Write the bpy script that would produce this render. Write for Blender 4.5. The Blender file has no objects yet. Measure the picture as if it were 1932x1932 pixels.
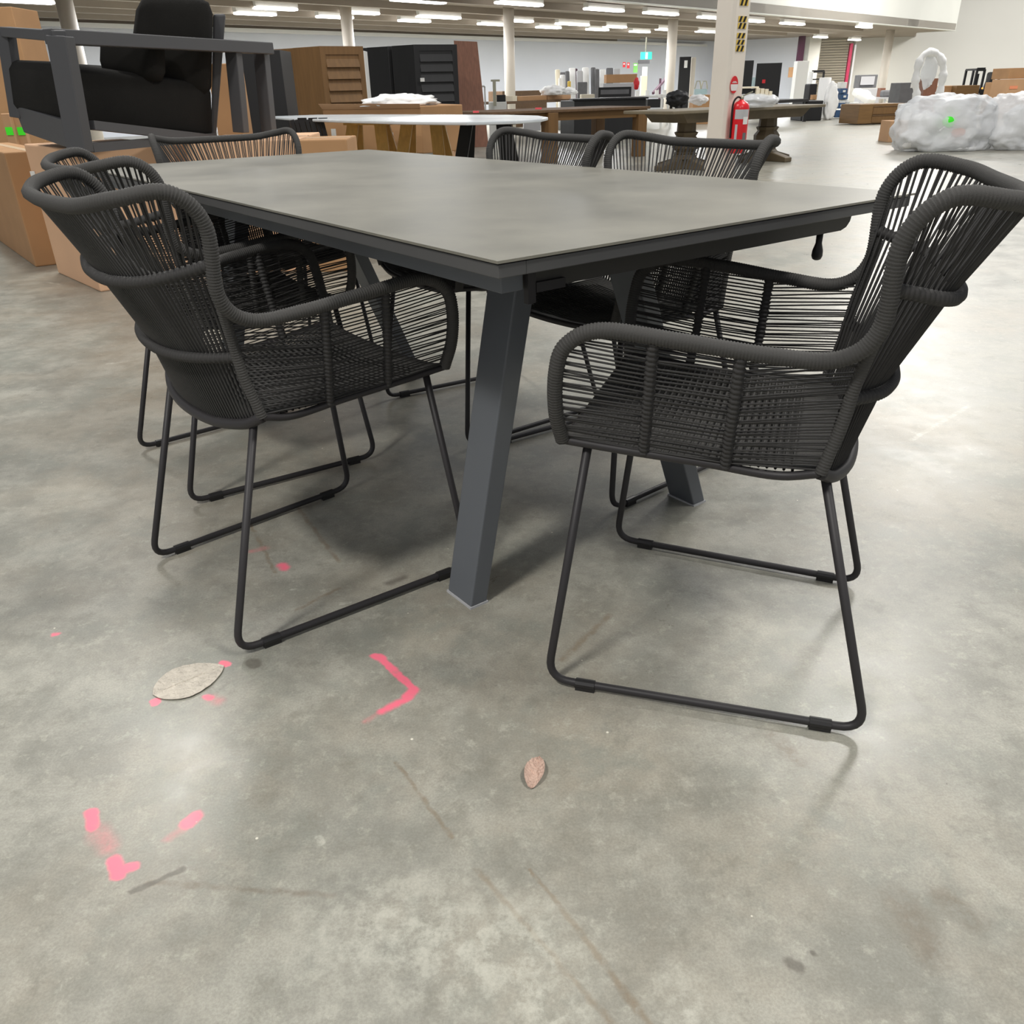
import bpy, bmesh, math, random
from mathutils import Vector, Matrix, noise
random.seed(7)
C = bpy.context.scene
COL = C.collection

# ---------------------------------------------------------------- camera
F_PX, PITCH, ROLL, CAM_H = 1544.793, 0.477242, -0.023708, 0.948166
c_, s_ = math.cos(PITCH), math.sin(PITCH)
FW = Vector((0, c_, -s_)); UP0 = Vector((0, s_, c_)); RT0 = Vector((1, 0, 0))
RT = math.cos(ROLL) * RT0 + math.sin(ROLL) * UP0
UP = -math.sin(ROLL) * RT0 + math.cos(ROLL) * UP0
CAM = Vector((0, 0, CAM_H))
cd = bpy.data.cameras.new('camera'); co = bpy.data.objects.new('camera', cd); COL.objects.link(co)
cd.sensor_fit = 'HORIZONTAL'; cd.sensor_width = 36.0; cd.lens = 36.0 * F_PX / 1932.0
cd.clip_start = 0.02; cd.clip_end = 300
m_ = Matrix((RT, UP, -FW)).transposed().to_4x4(); m_.translation = CAM
co.matrix_world = m_
C.camera = co

# ---------------------------------------------------------------- colour management, world, hall lamps
C.view_settings.view_transform = 'Standard'
C.view_settings.look = 'None'
C.view_settings.gamma = 1.0
C.view_settings.exposure = 0.0
C.view_settings.use_curve_mapping = False
C.display_settings.display_device = 'sRGB'
wd = bpy.data.worlds.new('world'); C.world = wd; wd.use_nodes = True
bg = wd.node_tree.nodes['Background']; bg.inputs[0].default_value = (0.93, 0.95, 1.0, 1); bg.inputs[1].default_value = 0.40
def area(name, loc, size, power, color=(1, .97, .92), aim=None):
    l = bpy.data.lights.new(name, 'AREA'); l.shape = 'RECTANGLE'; l.size = size[0]; l.size_y = size[1]
    l.energy = power; l.color = color
    o = bpy.data.objects.new(name, l); o.location = loc; COL.objects.link(o)
    if aim is not None:
        o.rotation_euler = (Vector(aim) - Vector(loc)).to_track_quat('-Z', 'Y').to_euler()
    return o
area('hall_lamp', (-2.6, -1.8, 6.0), (0.9, 0.9), 330)
area('hall_lamp', (3.2, 0.6, 6.4), (1.0, 1.0), 270)
area('hall_lamp', (-3.5, 7.5, 6.4), (1.2, 1.2), 300)
area('hall_lamp', (4.5, 8.5, 6.4), (1.2, 1.2), 270)
area('hall_lamp', (10, 18, 7.0), (3, 3), 620)
area('hall_lamp', (14, 30, 7.0), (4, 4), 1250)
area('hall_lamp', (26, 36, 8.0), (5, 5), 2000)
# the rows of battens under the mezzanine, as light
for q_ in range(5):
    t_ = -9 + q_ * 6.4
    area('mezzanine_row_lamp', (t_ * .70 - .1, 27.0 + t_ * .71, 2.62), (2.0, 5.0), 520, (.95, .97, 1))

area('roller_door_fill', (17.0, 43.0, 2.6), (2.5, 1.5), 260, (1, .97, .9))  # added fill light, brightens the roller door under the mezzanine

# ---------------------------------------------------------------- pixel helpers (photo frame 1932 x 1932)
def ray(px, py): return FW + RT * ((px - 966) / F_PX) - UP * ((py - 966) / F_PX)
def at(px, py, z=0.0):
    d = ray(px, py); return CAM + d * ((z - CAM.z) / d.z)
def aty(px, py, y):
    d = ray(px, py); return CAM + d * (y / d.y)

# ---------------------------------------------------------------- materials
def mat(name, col, rough=.6, metal=0, bump=None, var=None, trans=None, alpha=None, emit=None, spec=None, coord='Object', wood=None, sheen=None):
    m = bpy.data.materials.new(name); m.use_nodes = True
    nt = m.node_tree; N = nt.nodes; L = nt.links; b = N['Principled BSDF']
    b.inputs['Base Color'].default_value = (*col, 1); b.inputs['Roughness'].default_value = rough; b.inputs['Metallic'].default_value = metal
    if spec is not None: b.inputs['Specular IOR Level'].default_value = spec
    if trans: b.inputs['Transmission Weight'].default_value = trans
    if alpha is not None: b.inputs['Alpha'].default_value = alpha
    if emit: b.inputs['Emission Color'].default_value = (*emit[0], 1); b.inputs['Emission Strength'].default_value = emit[1]
    if sheen: b.inputs['Sheen Weight'].default_value = sheen
    tc = N.new('ShaderNodeTexCoord')
    if var or wood:
        sc, amt = var or (6, .12)
        nz = N.new('ShaderNodeTexNoise'); nz.inputs['Scale'].default_value = sc; nz.inputs['Detail'].default_value = 5
        mp = N.new('ShaderNodeMapping')
        if wood: mp.inputs['Scale'].default_value = wood
        L.new(tc.outputs[coord], mp.inputs[0]); L.new(mp.outputs[0], nz.inputs[0])
        mr = N.new('ShaderNodeMapRange'); mr.inputs[1].default_value = .3; mr.inputs[2].default_value = .7
        mr.inputs[3].default_value = 1 - amt; mr.inputs[4].default_value = 1 + amt
        L.new(nz.outputs[0], mr.inputs[0])
        hs = N.new('ShaderNodeHueSaturation'); hs.inputs['Color'].default_value = (*col, 1)
        L.new(mr.outputs[0], hs.inputs['Value']); L.new(hs.outputs[0], b.inputs['Base Color'])
    if bump:
        nb = N.new('ShaderNodeTexNoise'); nb.inputs['Scale'].default_value = bump[0]; nb.inputs['Detail'].default_value = 4
        L.new(tc.outputs[coord], nb.inputs[0])
        bp = N.new('ShaderNodeBump'); bp.inputs['Strength'].default_value = bump[1]; bp.inputs['Distance'].default_value = .01
        L.new(nb.outputs[0], bp.inputs['Height']); L.new(bp.outputs[0], b.inputs['Normal'])
    return m
def lin(r, g, b): return tuple(((v / 255) / 12.92 if v <= 10 else (((v / 255) + .055) / 1.055) ** 2.4) for v in (r, g, b))
M = {}
M['rope'] = mat('charcoal_rope', lin(70, 69, 67), .75, bump=(900, .25), spec=.35)
M['cord'] = mat('charcoal_cord', lin(58, 57, 56), .7, spec=.35)
M['powder'] = mat('black_powder_coat', lin(48, 46, 47), .5, spec=.4)
M['rubber'] = mat('black_rubber', lin(34, 33, 33), .45)
M['tframe'] = mat('anthracite_metal', lin(96, 100, 105), .42, bump=(1400, .08), spec=.5)
M['tedge'] = mat('grey_edge_metal', lin(80, 80, 80), .42, spec=.5)
M['tunder'] = mat('dark_rail_metal', lin(62, 60, 56), .5)
M['card'] = mat('cardboard', lin(196, 156, 118), .85, var=(3, .06))
M['card2'] = mat('cardboard_brown', lin(176, 136, 96), .85, var=(3, .08))
M['card3'] = mat('cardboard_pale', lin(222, 180, 144), .85, var=(2.5, .05))
M['tape'] = mat('clear_tape', lin(214, 190, 160), .3)
M['green'] = mat('green_tag', lin(70, 235, 45), .6, emit=(lin(70, 235, 45), .15))
M['darkframe'] = mat('dark_grey_aluminium', lin(74, 74, 76), .5)
M['darkfab'] = mat('dark_fabric', lin(32, 31, 29), .95, bump=(300, .3), var=(8, .1), spec=.2)
M['oak'] = mat('brown_oak', lin(116, 86, 48), .6, wood=(1, 1, 14), var=(3, .14))
M['oakv'] = mat('brown_oak_upright', lin(112, 82, 46), .6, wood=(14, 14, 1), var=(2, .12))
M['black'] = mat('black_stain', lin(22, 22, 23), .5, wood=(10, 10, 1), var=(2, .2))
M['blackm'] = mat('matt_black', lin(15, 15, 17), .6)
M['redwood'] = mat('reddish_wood', lin(128, 86, 66), .6, wood=(14, 14, 1), var=(3, .16))
M['beech'] = mat('light_trestle_wood', lin(206, 164, 92), .5, wood=(10, 10, 1), var=(4, .12))
M['walnut'] = mat('old_brown_wood', lin(104, 80, 56), .65, wood=(1, 14, 14), var=(3, .2))
M['greywood'] = mat('grey_brown_wood', lin(98, 86, 66), .6, var=(5, .2))
M['greywoodt'] = mat('grey_brown_wood_top', lin(122, 112, 92), .5, var=(5, .15))
M['white'] = mat('white_paint', lin(226, 226, 222), .5)
M['marble'] = mat('pale_stone_top', lin(212, 218, 222), .25, var=(3, .12))
M['whitefoam'] = mat('white_foam', lin(242, 242, 240), .8, bump=(30, .3))
M['grey'] = mat('grey_fabric', lin(104, 104, 106), .9, var=(5, .1))
M['lgrey'] = mat('light_grey', lin(182, 182, 184), .7)
M['cream'] = mat('cream_paint', lin(226, 216, 192), .6)
M['col'] = mat('column_paint', lin(226, 218, 206), .55, var=(1.5, .04))
M['wallb'] = mat('wall_paint_cool', lin(214, 217, 222), .8, var=(.5, .03), bump=(12, .1))
M['wallr'] = mat('wall_paint_grey', lin(204, 203, 197), .8, var=(.3, .03))
M['fascia'] = mat('fascia_panel', lin(206, 207, 201), .7, var=(.6, .03))
M['soffit'] = mat('soffit', lin(140, 130, 118), .8, var=(.4, .08))
M['beam'] = mat('soffit_beam', lin(156, 146, 134), .7, var=(.5, .06))
M['red'] = mat('extinguisher_red', lin(214, 28, 38), .3, spec=.5)
M['signred'] = mat('sign_red', lin(206, 36, 44), .5)
M['yellow'] = mat('hazard_yellow', lin(216, 184, 84), .6)
M['purple'] = mat('dark_red_steel', lin(58, 24, 42), .5)
M['crimson'] = mat('crimson_pipe', lin(160, 30, 70), .5)
M['blue'] = mat('crate_blue', lin(52, 84, 122), .6)
M['greenp'] = mat('green_plastic', lin(110, 172, 84), .6)
M['pink'] = mat('pink_tape', lin(236, 92, 100), .6)
M['orange'] = mat('orange_scrap', lin(238, 150, 110), .7)
M['lamp'] = mat('lamp_diffuser', (1, 1, 1), .5, emit=((1, .98, .95), 7.0))
M['exit'] = mat('exit_sign_face', lin(60, 200, 170), .5, emit=(lin(70, 215, 185), .9))
M['exitw'] = mat('exit_sign_figure', (1, 1, 1), .5, emit=((1, 1, 1), 1.4))
M['leaf'] = mat('dry_leaf', lin(192, 164, 148), .8, var=(60, .15), bump=(150, .5))
M['leafbig'] = mat('pale_dry_leaf', lin(206, 198, 184), .8, var=(45, .14), bump=(110, .9))
M['chrome'] = mat('pale_metal', lin(170, 168, 150), .35, metal=.6)
M['teal'] = mat('glass_panel', lin(150, 190, 190), .1, alpha=.35)
M['roller'] = mat('roller_door', lin(214, 206, 190), .6)
M['plastic'] = mat('clear_plastic_wrap', lin(236, 238, 240), .28, alpha=.62, bump=(14, .6))
M['bag'] = mat('cloudy_plastic_bag', lin(240, 242, 244), .42, alpha=.62, bump=(9, .9))
M['speck'] = mat('white_crumb', lin(236, 232, 214), .8)

# tabletop stone
def stone_mat():
    m = bpy.data.materials.new('grey_stone_top'); m.use_nodes = True
    nt = m.node_tree; N = nt.nodes; L = nt.links; b = N['Principled BSDF']
    tc = N.new('ShaderNodeTexCoord')
    a = N.new('ShaderNodeTexNoise'); a.inputs['Scale'].default_value = 3.2; a.inputs['Detail'].default_value = 7; a.inputs['Roughness'].default_value = .65
    g = N.new('ShaderNodeTexNoise'); g.inputs['Scale'].default_value = 420; g.inputs['Detail'].default_value = 2
    L.new(tc.outputs['Object'], a.inputs[0]); L.new(tc.outputs['Object'], g.inputs[0])
    r = N.new('ShaderNodeValToRGB'); r.color_ramp.elements[0].position = .35; r.color_ramp.elements[1].position = .68
    r.color_ramp.elements[0].color = (*lin(116, 114, 104), 1); r.color_ramp.elements[1].color = (*lin(142, 139, 127), 1)
    L.new(a.outputs[0], r.inputs[0])
    mx = N.new('ShaderNodeMix'); mx.data_type = 'RGBA'; mx.blend_type = 'MULTIPLY'; mx.inputs[0].default_value = .2
    L.new(r.outputs[0], mx.inputs[6]); L.new(g.outputs[0], mx.inputs[7]); L.new(mx.outputs[2], b.inputs['Base Color'])
    rr = N.new('ShaderNodeMapRange'); rr.inputs[3].default_value = .34; rr.inputs[4].default_value = .5; L.new(a.outputs[0], rr.inputs[0])
    L.new(rr.outputs[0], b.inputs['Roughness'])
    b.inputs['Specular IOR Level'].default_value = .6
    return m
M['stone'] = stone_mat()

# polished concrete with its stains, crack lines and sprayed pink marks
def floor_mat():
    m = bpy.data.materials.new('polished_concrete'); m.use_nodes = True
    nt = m.node_tree; N = nt.nodes; L = nt.links; b = N['Principled BSDF']
    def nd(t, **k):
        n = N.new(t)
        for a, v in k.items(): setattr(n, a, v)
        return n
    def math_(op, a, b_=None, c=None):
        n = nd('ShaderNodeMath', operation=op)
        for i, v in enumerate((a, b_, c)):
            if v is None: continue
            if isinstance(v, (int, float)): n.inputs[i].default_value = v
            else: L.new(v, n.inputs[i])
        return n.outputs[0]
    geo = nd('ShaderNodeNewGeometry'); pos = geo.outputs['Position']
    def nz(scale, detail=6, rough=.6, dist=0):
        n = nd('ShaderNodeTexNoise'); n.inputs['Scale'].default_value = scale; n.inputs['Detail'].default_value = detail
        n.inputs['Roughness'].default_value = rough; n.inputs['Distortion'].default_value = dist
        L.new(pos, n.inputs[0]); return n.outputs[0]
    def ramp(v, p0, p1, c0=0, c1=1):
        n = nd('ShaderNodeMapRange'); n.interpolation_type = 'SMOOTHSTEP'
        for i, q in enumerate((p0, p1, c0, c1)): n.inputs[i + 1].default_value = q
        L.new(v, n.inputs[0]); return n.outputs[0]
    def mixc(f, a, b_, mode='MIX'):
        n = nd('ShaderNodeMix', data_type='RGBA', blend_type=mode)
        for i, v in ((0, f), (6, a), (7, b_)):
            if isinstance(v, (int, float)): n.inputs[i].default_value = v
            elif isinstance(v, tuple): n.inputs[i].default_value = (*v, 1)
            else: L.new(v, n.inputs[i])
        return n.outputs[2]
    big = nz(1.3, 8, .66, .15); mid = nz(5.5, 9, .72, .1); fine = nz(30, 9, .75, .1); grain = nz(260, 4, .7)
    col = mixc(ramp(mid, .36, .66), lin(142, 141, 131), lin(175, 173, 161))
    col = mixc(ramp(big, .42, .64, 0, .55), col, lin(164, 154, 136))
    col = mixc(ramp(nz(2.9, 9, .74, .1), .48, .64, 0, .75), col, lin(142, 144, 134))
    col = mixc(ramp(fine, .52, .68, 0, .6), col, lin(186, 184, 170))
    col = mixc(ramp(nz(14, 9, .78, .1), .50, .66, 0, .55), col, lin(132, 130, 118))
    col = mixc(ramp(nz(11, 8, .75, .5), .58, .7, 0, .25), col, lin(112, 106, 94))
    col = mixc(ramp(grain, .35, .65, 0, .26), col, lin(100, 98, 90))
    # wobble for the hand-made marks
    wob = nd('ShaderNodeTexNoise'); wob.inputs['Scale'].default_value = 38; wob.inputs['Detail'].default_value = 4; L.new(pos, wob.inputs[0])
    sub = nd('ShaderNodeVectorMath', operation='SUBTRACT'); L.new(wob.outputs[1], sub.inputs[0]); sub.inputs[1].default_value = (.5, .5, .5)
    scl = nd('ShaderNodeVectorMath', operation='SCALE'); L.new(sub.outputs[0], scl.inputs[0]); scl.inputs['Scale'].default_value = .014
    add = nd('ShaderNodeVectorMath', operation='ADD'); L.new(pos, add.inputs[0]); L.new(scl.outputs[0], add.inputs[1]); wpos = add.outputs[0]
    def seg(p, q, w, soft=.35):
        a = at(*p); bb = at(*q); d = bb - a; ln = max(d.length_squared, 1e-8)
        v = nd('ShaderNodeVectorMath', operation='SUBTRACT'); L.new(wpos, v.inputs[0]); v.inputs[1].default_value = a
        dt = nd('ShaderNodeVectorMath', operation='DOT_PRODUCT'); L.new(v.outputs[0], dt.inputs[0]); dt.inputs[1].default_value = d / ln
        t = nd('ShaderNodeClamp'); L.new(dt.outputs['Value'], t.inputs[0])
        pr = nd('ShaderNodeVectorMath', operation='SCALE'); pr.inputs[0].default_value = d; L.new(t.outputs[0], pr.inputs['Scale'])
        e = nd('ShaderNodeVectorMath', operation='DISTANCE'); L.new(v.outputs[0], e.inputs[0]); L.new(pr.outputs[0], e.inputs[1])
        r = nd('ShaderNodeMapRange'); r.interpolation_type = 'SMOOTHSTEP'
        r.inputs[1].default_value = w * (1 - soft); r.inputs[2].default_value = w * (1 + soft); r.inputs[3].default_value = 1; r.inputs[4].default_value = 0
        L.new(e.outputs['Value'], r.inputs[0]); return r.outputs[0]
    def union(lst):
        o = lst[0]
        for k in lst[1:]: o = math_('MAXIMUM', o, k)
        return o
    # tyre / drag stains and crack lines
    stain = union([seg((1460, 1390), (1510, 1440), .012, .9), seg((1700, 1700), (1760, 1800), .02, .9), seg((1775, 1690), (1850, 1745), .014, .9),
                   seg((630, 1690), (280, 1665), .004, .9)])
    col = mixc(math_('MULTIPLY', stain, ramp(fine, .4, .6, .15, .6)), col, lin(112, 100, 84))
    lines = union([seg((748, 1440), (852, 1580), .0035, .7), seg((1000, 1640), (1060, 1712), .0028, .7), seg((1060, 1712), (1260, 1980), .0045, .7),
                   seg((900, 1640), (1180, 1960), .0035, .9), seg((560, 955), (640, 1060), .005, .8), seg((470, 985), (520, 1080), .004, .8),
                   seg((560, 1150), (640, 1110), .004, .9), seg((1060, 1245), (1150, 1160), .006, .9)])
    col = mixc(math_('MULTIPLY', lines, ramp(fine, .35, .6, .08, .6)), col, lin(124, 106, 82))
    dark = union([seg((476, 1251), (480, 1253), .014, .25), seg((250, 1682), (345, 1640), .005, .5), seg((735, 1100), (760, 1090), .009, .9),
                  seg((1785, 1480), (1786, 1481), .001), seg((1490, 1818), (1502, 1824), .008, .5), seg((1536, 1798), (1538, 1798), .004, .5)])
    col = mixc(math_('MULTIPLY', dark, .6), col, lin(84, 78, 70))
    pale = union([seg((700, 1750), (980, 1800), .07, 1.0), seg((1000, 1870), (1060, 1920), .03, 1.0), seg((1295, 1900), (1320, 1930), .03, 1.0),
                  seg((1720, 830), (1830, 765), .008, .4), seg((600, 1580), (606, 1590), .006, .3), seg((642, 1140), (660, 1136), .005, .3),
                  seg((550, 1113), (572, 1112), .004, .3), seg((90, 533), (115, 537), .012, .3), seg((205, 686), (240, 682), .012, .5)])
    col = mixc(math_('MULTIPLY', pale, ramp(fine, .42, .6, .05, .6)), col, lin(196, 195, 182))
    # sprayed pink set-out marks
    pk = union([seg((706, 1238), (722, 1244), .0095), seg((722, 1246), (782, 1302), .0078), seg((780, 1302), (768, 1314), .0115),
                seg((768, 1318), (722, 1342), .0075, .7), seg((171, 1535), (176, 1558), .0105), seg((369, 1540), (354, 1554), .0115),
                seg((217, 1624), (224, 1648), .0105), seg((224, 1642), (252, 1634), .009), seg((292, 1322), (294, 1326), .008, .3),
                seg((421, 1252), (426, 1254), .009, .3), seg((388, 1316), (396, 1318), .007, .5), seg((102, 1197), (108, 1196), .006, .6),
                seg((532, 1066), (537, 1072), .010, .7)])
    fade = union([seg((722, 1342), (690, 1360), .005, 1.0), seg((184, 1565), (205, 1600), .012, 1.0), seg((320, 1582), (350, 1560), .006, 1.0),
                  seg((400, 1318), (412, 1322), .010, 1.0), seg((476, 1040), (500, 1034), .008, 1.0), seg((1150, 650), (1151, 651), .001)])
    col = mixc(math_('MULTIPLY', fade, ramp(fine, .35, .6, .2, .6)), col, lin(214, 130, 132))
    col = mixc(math_('MULTIPLY', pk, ramp(fine, .25, .5, .6, .97)), col, lin(246, 118, 140))
    # scattered white crumbs
    vo = nd('ShaderNodeTexVoronoi'); vo.inputs['Scale'].default_value = 9; L.new(pos, vo.inputs[0])
    sp = ramp(vo.outputs['Distance'], .016, .026, 1, 0)
    L.new(mixc(sp, col, lin(226, 222, 206)), b.inputs['Base Color'])
    rg = ramp(mid, .3, .7, .27, .40)
    L.new(rg, b.inputs['Roughness'])
    bp = nd('ShaderNodeBump'); bp.inputs['Strength'].default_value = .02; bp.inputs['Distance'].default_value = .01
    L.new(fine, bp.inputs['Height']); L.new(bp.outputs[0], b.inputs['Normal'])
    b.inputs['Specular IOR Level'].default_value = .55
    return m
M['floor'] = floor_mat()

# ---------------------------------------------------------------- mesh builder
class MB:
    def __init__(s): s.v = []; s.f = []
    def poly(s, pts, faces):
        o = len(s.v); s.v += [tuple(p) for p in pts]; s.f += [tuple(i + o for i in f) for f in faces]; return s
    def box(s, x0, x1, y0, y1, z0, z1):
        p = [(x, y, z) for z in (z0, z1) for x, y in ((x0, y0), (x1, y0), (x1, y1), (x0, y1))]
        return s.poly(p, [(3, 2, 1, 0), (4, 5, 6, 7), (0, 1, 5, 4), (1, 2, 6, 5), (2, 3, 7, 6), (3, 0, 4, 7)])
    def hexa(s, bot, top):
        p = list(bot) + list(top)
        return s.poly(p, [(3, 2, 1, 0), (4, 5, 6, 7), (0, 1, 5, 4), (1, 2, 6, 5), (2, 3, 7, 6), (3, 0, 4, 7)])
    def prism(s, pts, z0, z1):
        n = len(pts); a = [(p[0], p[1], z0) for p in pts] + [(p[0], p[1], z1) for p in pts]
        return s.poly(a, [tuple(range(n - 1, -1, -1)), tuple(range(n, 2 * n))] + [(i, (i + 1) % n, n + (i + 1) % n, n + i) for i in range(n)])
    def bar(s, a, b, w, h=None, up=(0, 0, 1)):
        h = h or w; a = Vector(a); b = Vector(b); d = (b - a).normalized(); u = Vector(up)
        if abs(d.dot(u)) > .98: u = Vector((1, 0, 0))
        r = d.cross(u).normalized() * (w / 2); t = r.cross(d).normalized() * (h / 2)
        return s.hexa([a - r - t, a + r - t, a + r + t, a - r + t], [b - r - t, b + r - t, b + r + t, b - r + t])
    def tube(s, pts, r, n=8, closed=False, rf=None, cap=True):
        P = [Vector(p) for p in pts]; k = len(P); o = len(s.v); u = None
        for i in range(k):
            if closed: d = P[(i + 1) % k] - P[i - 1]
            else: d = P[min(i + 1, k - 1)] - P[max(i - 1, 0)]
            d.normalize()
            if u is None: u = d.cross(Vector((.31, .17, .93))).normalized()
            u = (u - d * u.dot(d)).normalized(); w = d.cross(u)
            rr = rf(i) if rf else r
            for j in range(n):
                a = 2 * math.pi * j / n; s.v.append(tuple(P[i] + (u * math.cos(a) + w * math.sin(a)) * rr))
        for i in range(k if closed else k - 1):
            i2 = (i + 1) % k
            for j in range(n):
                j2 = (j + 1) % n; s.f.append((o + i * n + j, o + i * n + j2, o + i2 * n + j2, o + i2 * n + j))
        if cap and not closed:
            s.f.append(tuple(o + j for j in range(n - 1, -1, -1))); s.f.append(tuple(o + (k - 1) * n + j for j in range(n)))
        return s
    def lathe(s, prof, n=24, c=(0, 0), sq=0):
        o = len(s.v)
        for r, z in prof:
            for j in range(n):
                a = 2 * math.pi * j / n + (math.pi / n if n < 10 else 0); s.v.append((c[0] + r * math.cos(a), c[1] + r * math.sin(a), z))
        for i in range(len(prof) - 1):
            for j in range(n):
                j2 = (j + 1) % n; s.f.append((o + i * n + j, o + i * n + j2, o + (i + 1) * n + j2, o + (i + 1) * n + j))
        s.f.append(tuple(o + j for j in range(n - 1, -1, -1))); s.f.append(tuple(o + (len(prof) - 1) * n + j for j in range(n)))
        return s
    def build(s, name, m, parent=None, smooth=False, bevel=0, sub=0, matrix=None):
        me = bpy.data.meshes.new(name)
        v = s.v if matrix is None else [tuple(matrix @ Vector(p)) for p in s.v]
        me.from_pydata(v, [], s.f); me.update()
        me.materials.append(m)
        if smooth:
            for p in me.polygons: p.use_smooth = True
        o = bpy.data.objects.new(name, me); COL.objects.link(o)
        if parent is not None: o.parent = parent
        if bevel:
            b = o.modifiers.new('bevel', 'BEVEL'); b.width = bevel; b.segments = 2; b.limit_method = 'ANGLE'; b.angle_limit = .6
        if sub:
            b = o.modifiers.new('sub', 'SUBSURF'); b.levels = sub; b.render_levels = sub
        return o
def tag(o, label, cat, group=None, kind=None):
    o['label'] = label; o['category'] = cat
    if group: o['group'] = group
    if kind: o['kind'] = kind
    return o
def thing(name, label, cat, loc=(0, 0, 0), rz=0, group=None):
    o = bpy.data.objects.new(name, None); COL.objects.link(o); o.location = loc; o.rotation_euler = (0, 0, rz)
    return tag(o, label, cat, group)
def struct(o): o['kind'] = 'structure'; return o
def copy_tree(o, parent=None):
    c = o.copy(); COL.objects.link(c); c.parent = parent
    for ch in [x for x in bpy.data.objects if x.parent == o]: copy_tree(ch, c)
    return c
def cr(P, n=10):
    P = [Vector(p) for p in P]; Q = [2 * P[0] - P[1]] + P + [2 * P[-1] - P[-2]]; out = []
    for i in range(1, len(Q) - 2):
        a, b, c, d = Q[i - 1:i + 3]
        for k in range(n):
            t = k / n; out.append(.5 * ((2 * b) + (c - a) * t + (2 * a - 5 * b + 4 * c - d) * t * t + (3 * b - a - 3 * c + d) * t ** 3))
    out.append(P[-1]); return out
def resample(P, step=None, n=None):
    L = [0]
    for a, b in zip(P, P[1:]): L.append(L[-1] + (Vector(b) - Vector(a)).length)
    n = n or max(2, int(L[-1] / step)); out = []; k = 0
    for i in range(n + 1):
        t = L[-1] * i / n
        while k < len(L) - 2 and L[k + 1] < t: k += 1
        f = (t - L[k]) / max(1e-9, L[k + 1] - L[k]); out.append(Vector(P[k]).lerp(Vector(P[k + 1]), min(1, f)))
    return out
def mir(P): return [Vector((-p[0], p[1], p[2])) for p in P]

# ================================================================ SETTING
MB().box(-30, 60, -12, 75, -.1, 0).build('floor', M['floor']); struct(bpy.data.objects['floor'])
E1 = Vector((.6925, .7214, 0)); N1 = Vector((-.7214, .6925, 0))          # along and across the mezzanine
HC = 2.8
# back wall under the mezzanine
wa = Vector((-18.0, 16.9, 0)); wb = Vector((10.56, 46.4, 0)); wc = Vector((14.16, 44.0, 0)); wdv = Vector((14.9, 46.0, 0))
def wall(name, a, b, h, t, m, z0=0):
    d = (b - a).normalized(); n = Vector((-d.y, d.x, 0)) * t
    if n.y < 0: n = -n
    o = MB().prism([a, b, b + n, a + n], z0, h).build(name, m); return struct(o)
wall('wall_back', wa, wb, HC + .3, .25, M['wallb'])
wall('wall_corner', wb, wc, HC + .3, .25, M['wallb'])
# pier, roller door recess and the tall right wall
p_end = aty(1519, 150, 44.0); p_end2 = aty(1540, 150, 44.4)
wall('wall_pier', Vector((p_end.x, 44.0, 0)), Vector((p_end2.x, 44.4, 0)), HC + .3, .8, M['wallr'])
ra = aty(1536, 150, 47.5); rb = aty(1604, 150, 47.0)
rd = MB(); a = Vector((ra.x, 47.5, 0)); b = Vector((rb.x, 47.0, 0)); dd = (b - a)
for k in range(26):
    z = .04 + k * .115
    q = [a + Vector((0, .03, 0)), b + Vector((0, .03, 0)), b + Vector((0, .10, 0)), a + Vector((0, .10, 0))]
    rd.hexa([(v.x, v.y, z) for v in q], [(v.x, v.y - (.03 if i < 2 else 0), z + .095) for i, v in enumerate(q)])
struct(rd.build('door_2', M['roller']))
wall('wall_behind_door', a + Vector((-1, .25, 0)), b + Vector((.5, .25, 0)), HC + .6, .2, M['wallr'])
ww = aty(1604, 150, 46.6)
wall('wall_right', Vector((ww.x, 46.6, 0)), Vector((60, 41.0, 0)), 9.0, .3, M['wallr'])
wall('wall_lintel', a + Vector((-.2, -.2, 0)), b + Vector((.2, -.2, 0)), 9.0, .3, M['wallr'], z0=HC + .02)
# mezzanine slab, fascia, beams
f1 = Vector((2.75, 23.29, 0)); f0 = f1 - E1 * 26; f2 = Vector((19.84, 41.2, 0))
slab = [f0, f2, Vector((18.9, 42.9, 0)), Vector((20.2, 46.0, 0)), Vector((20.6, 46.5, 0)), Vector((10, 47.5, 0)), Vector((-20, 18, 0))]
struct(MB().prism(slab, HC, HC + .25).build('ceiling', M['soffit']))
fa = MB(); n_ = N1 * .22
fa.prism([f0 - n_ * 0, f2, f2 + n_, f0 + n_], HC - .02, HC + 1.62)
struct(fa.build('trim_1', M['fascia']))
struct(MB().prism([f2, f2 + E1 * .05, f2 + E1 * .05 + N1 * 1.6, f2 + N1 * 1.6], HC - .02, HC + 1.62).build('trim_2', M['fascia']))
off = [1.4, 3.2, 4.6, 6.2, 7.6, 9.2, 10.4]
for k, o_ in enumerate(off):
    a = f0 + N1 * o_; ln = 44 if o_ < 5 else 40
    b = a + E1 * ln
    struct(MB().bar((a.x, a.y, HC - .07), (b.x, b.y, HC - .07), .18, .14).build('trim_%d' % (k + 3), M['beam']))
# light pipe run along the back wall head
a = wa + Vector((.3, -.3, 0)); b = wb + Vector((-.6, -.8, 0))
struct(MB().bar((a.x, a.y, HC - .2), (b.x, b.y, HC - .2), .12, .10).build('trim_10', M['white']))

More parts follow.
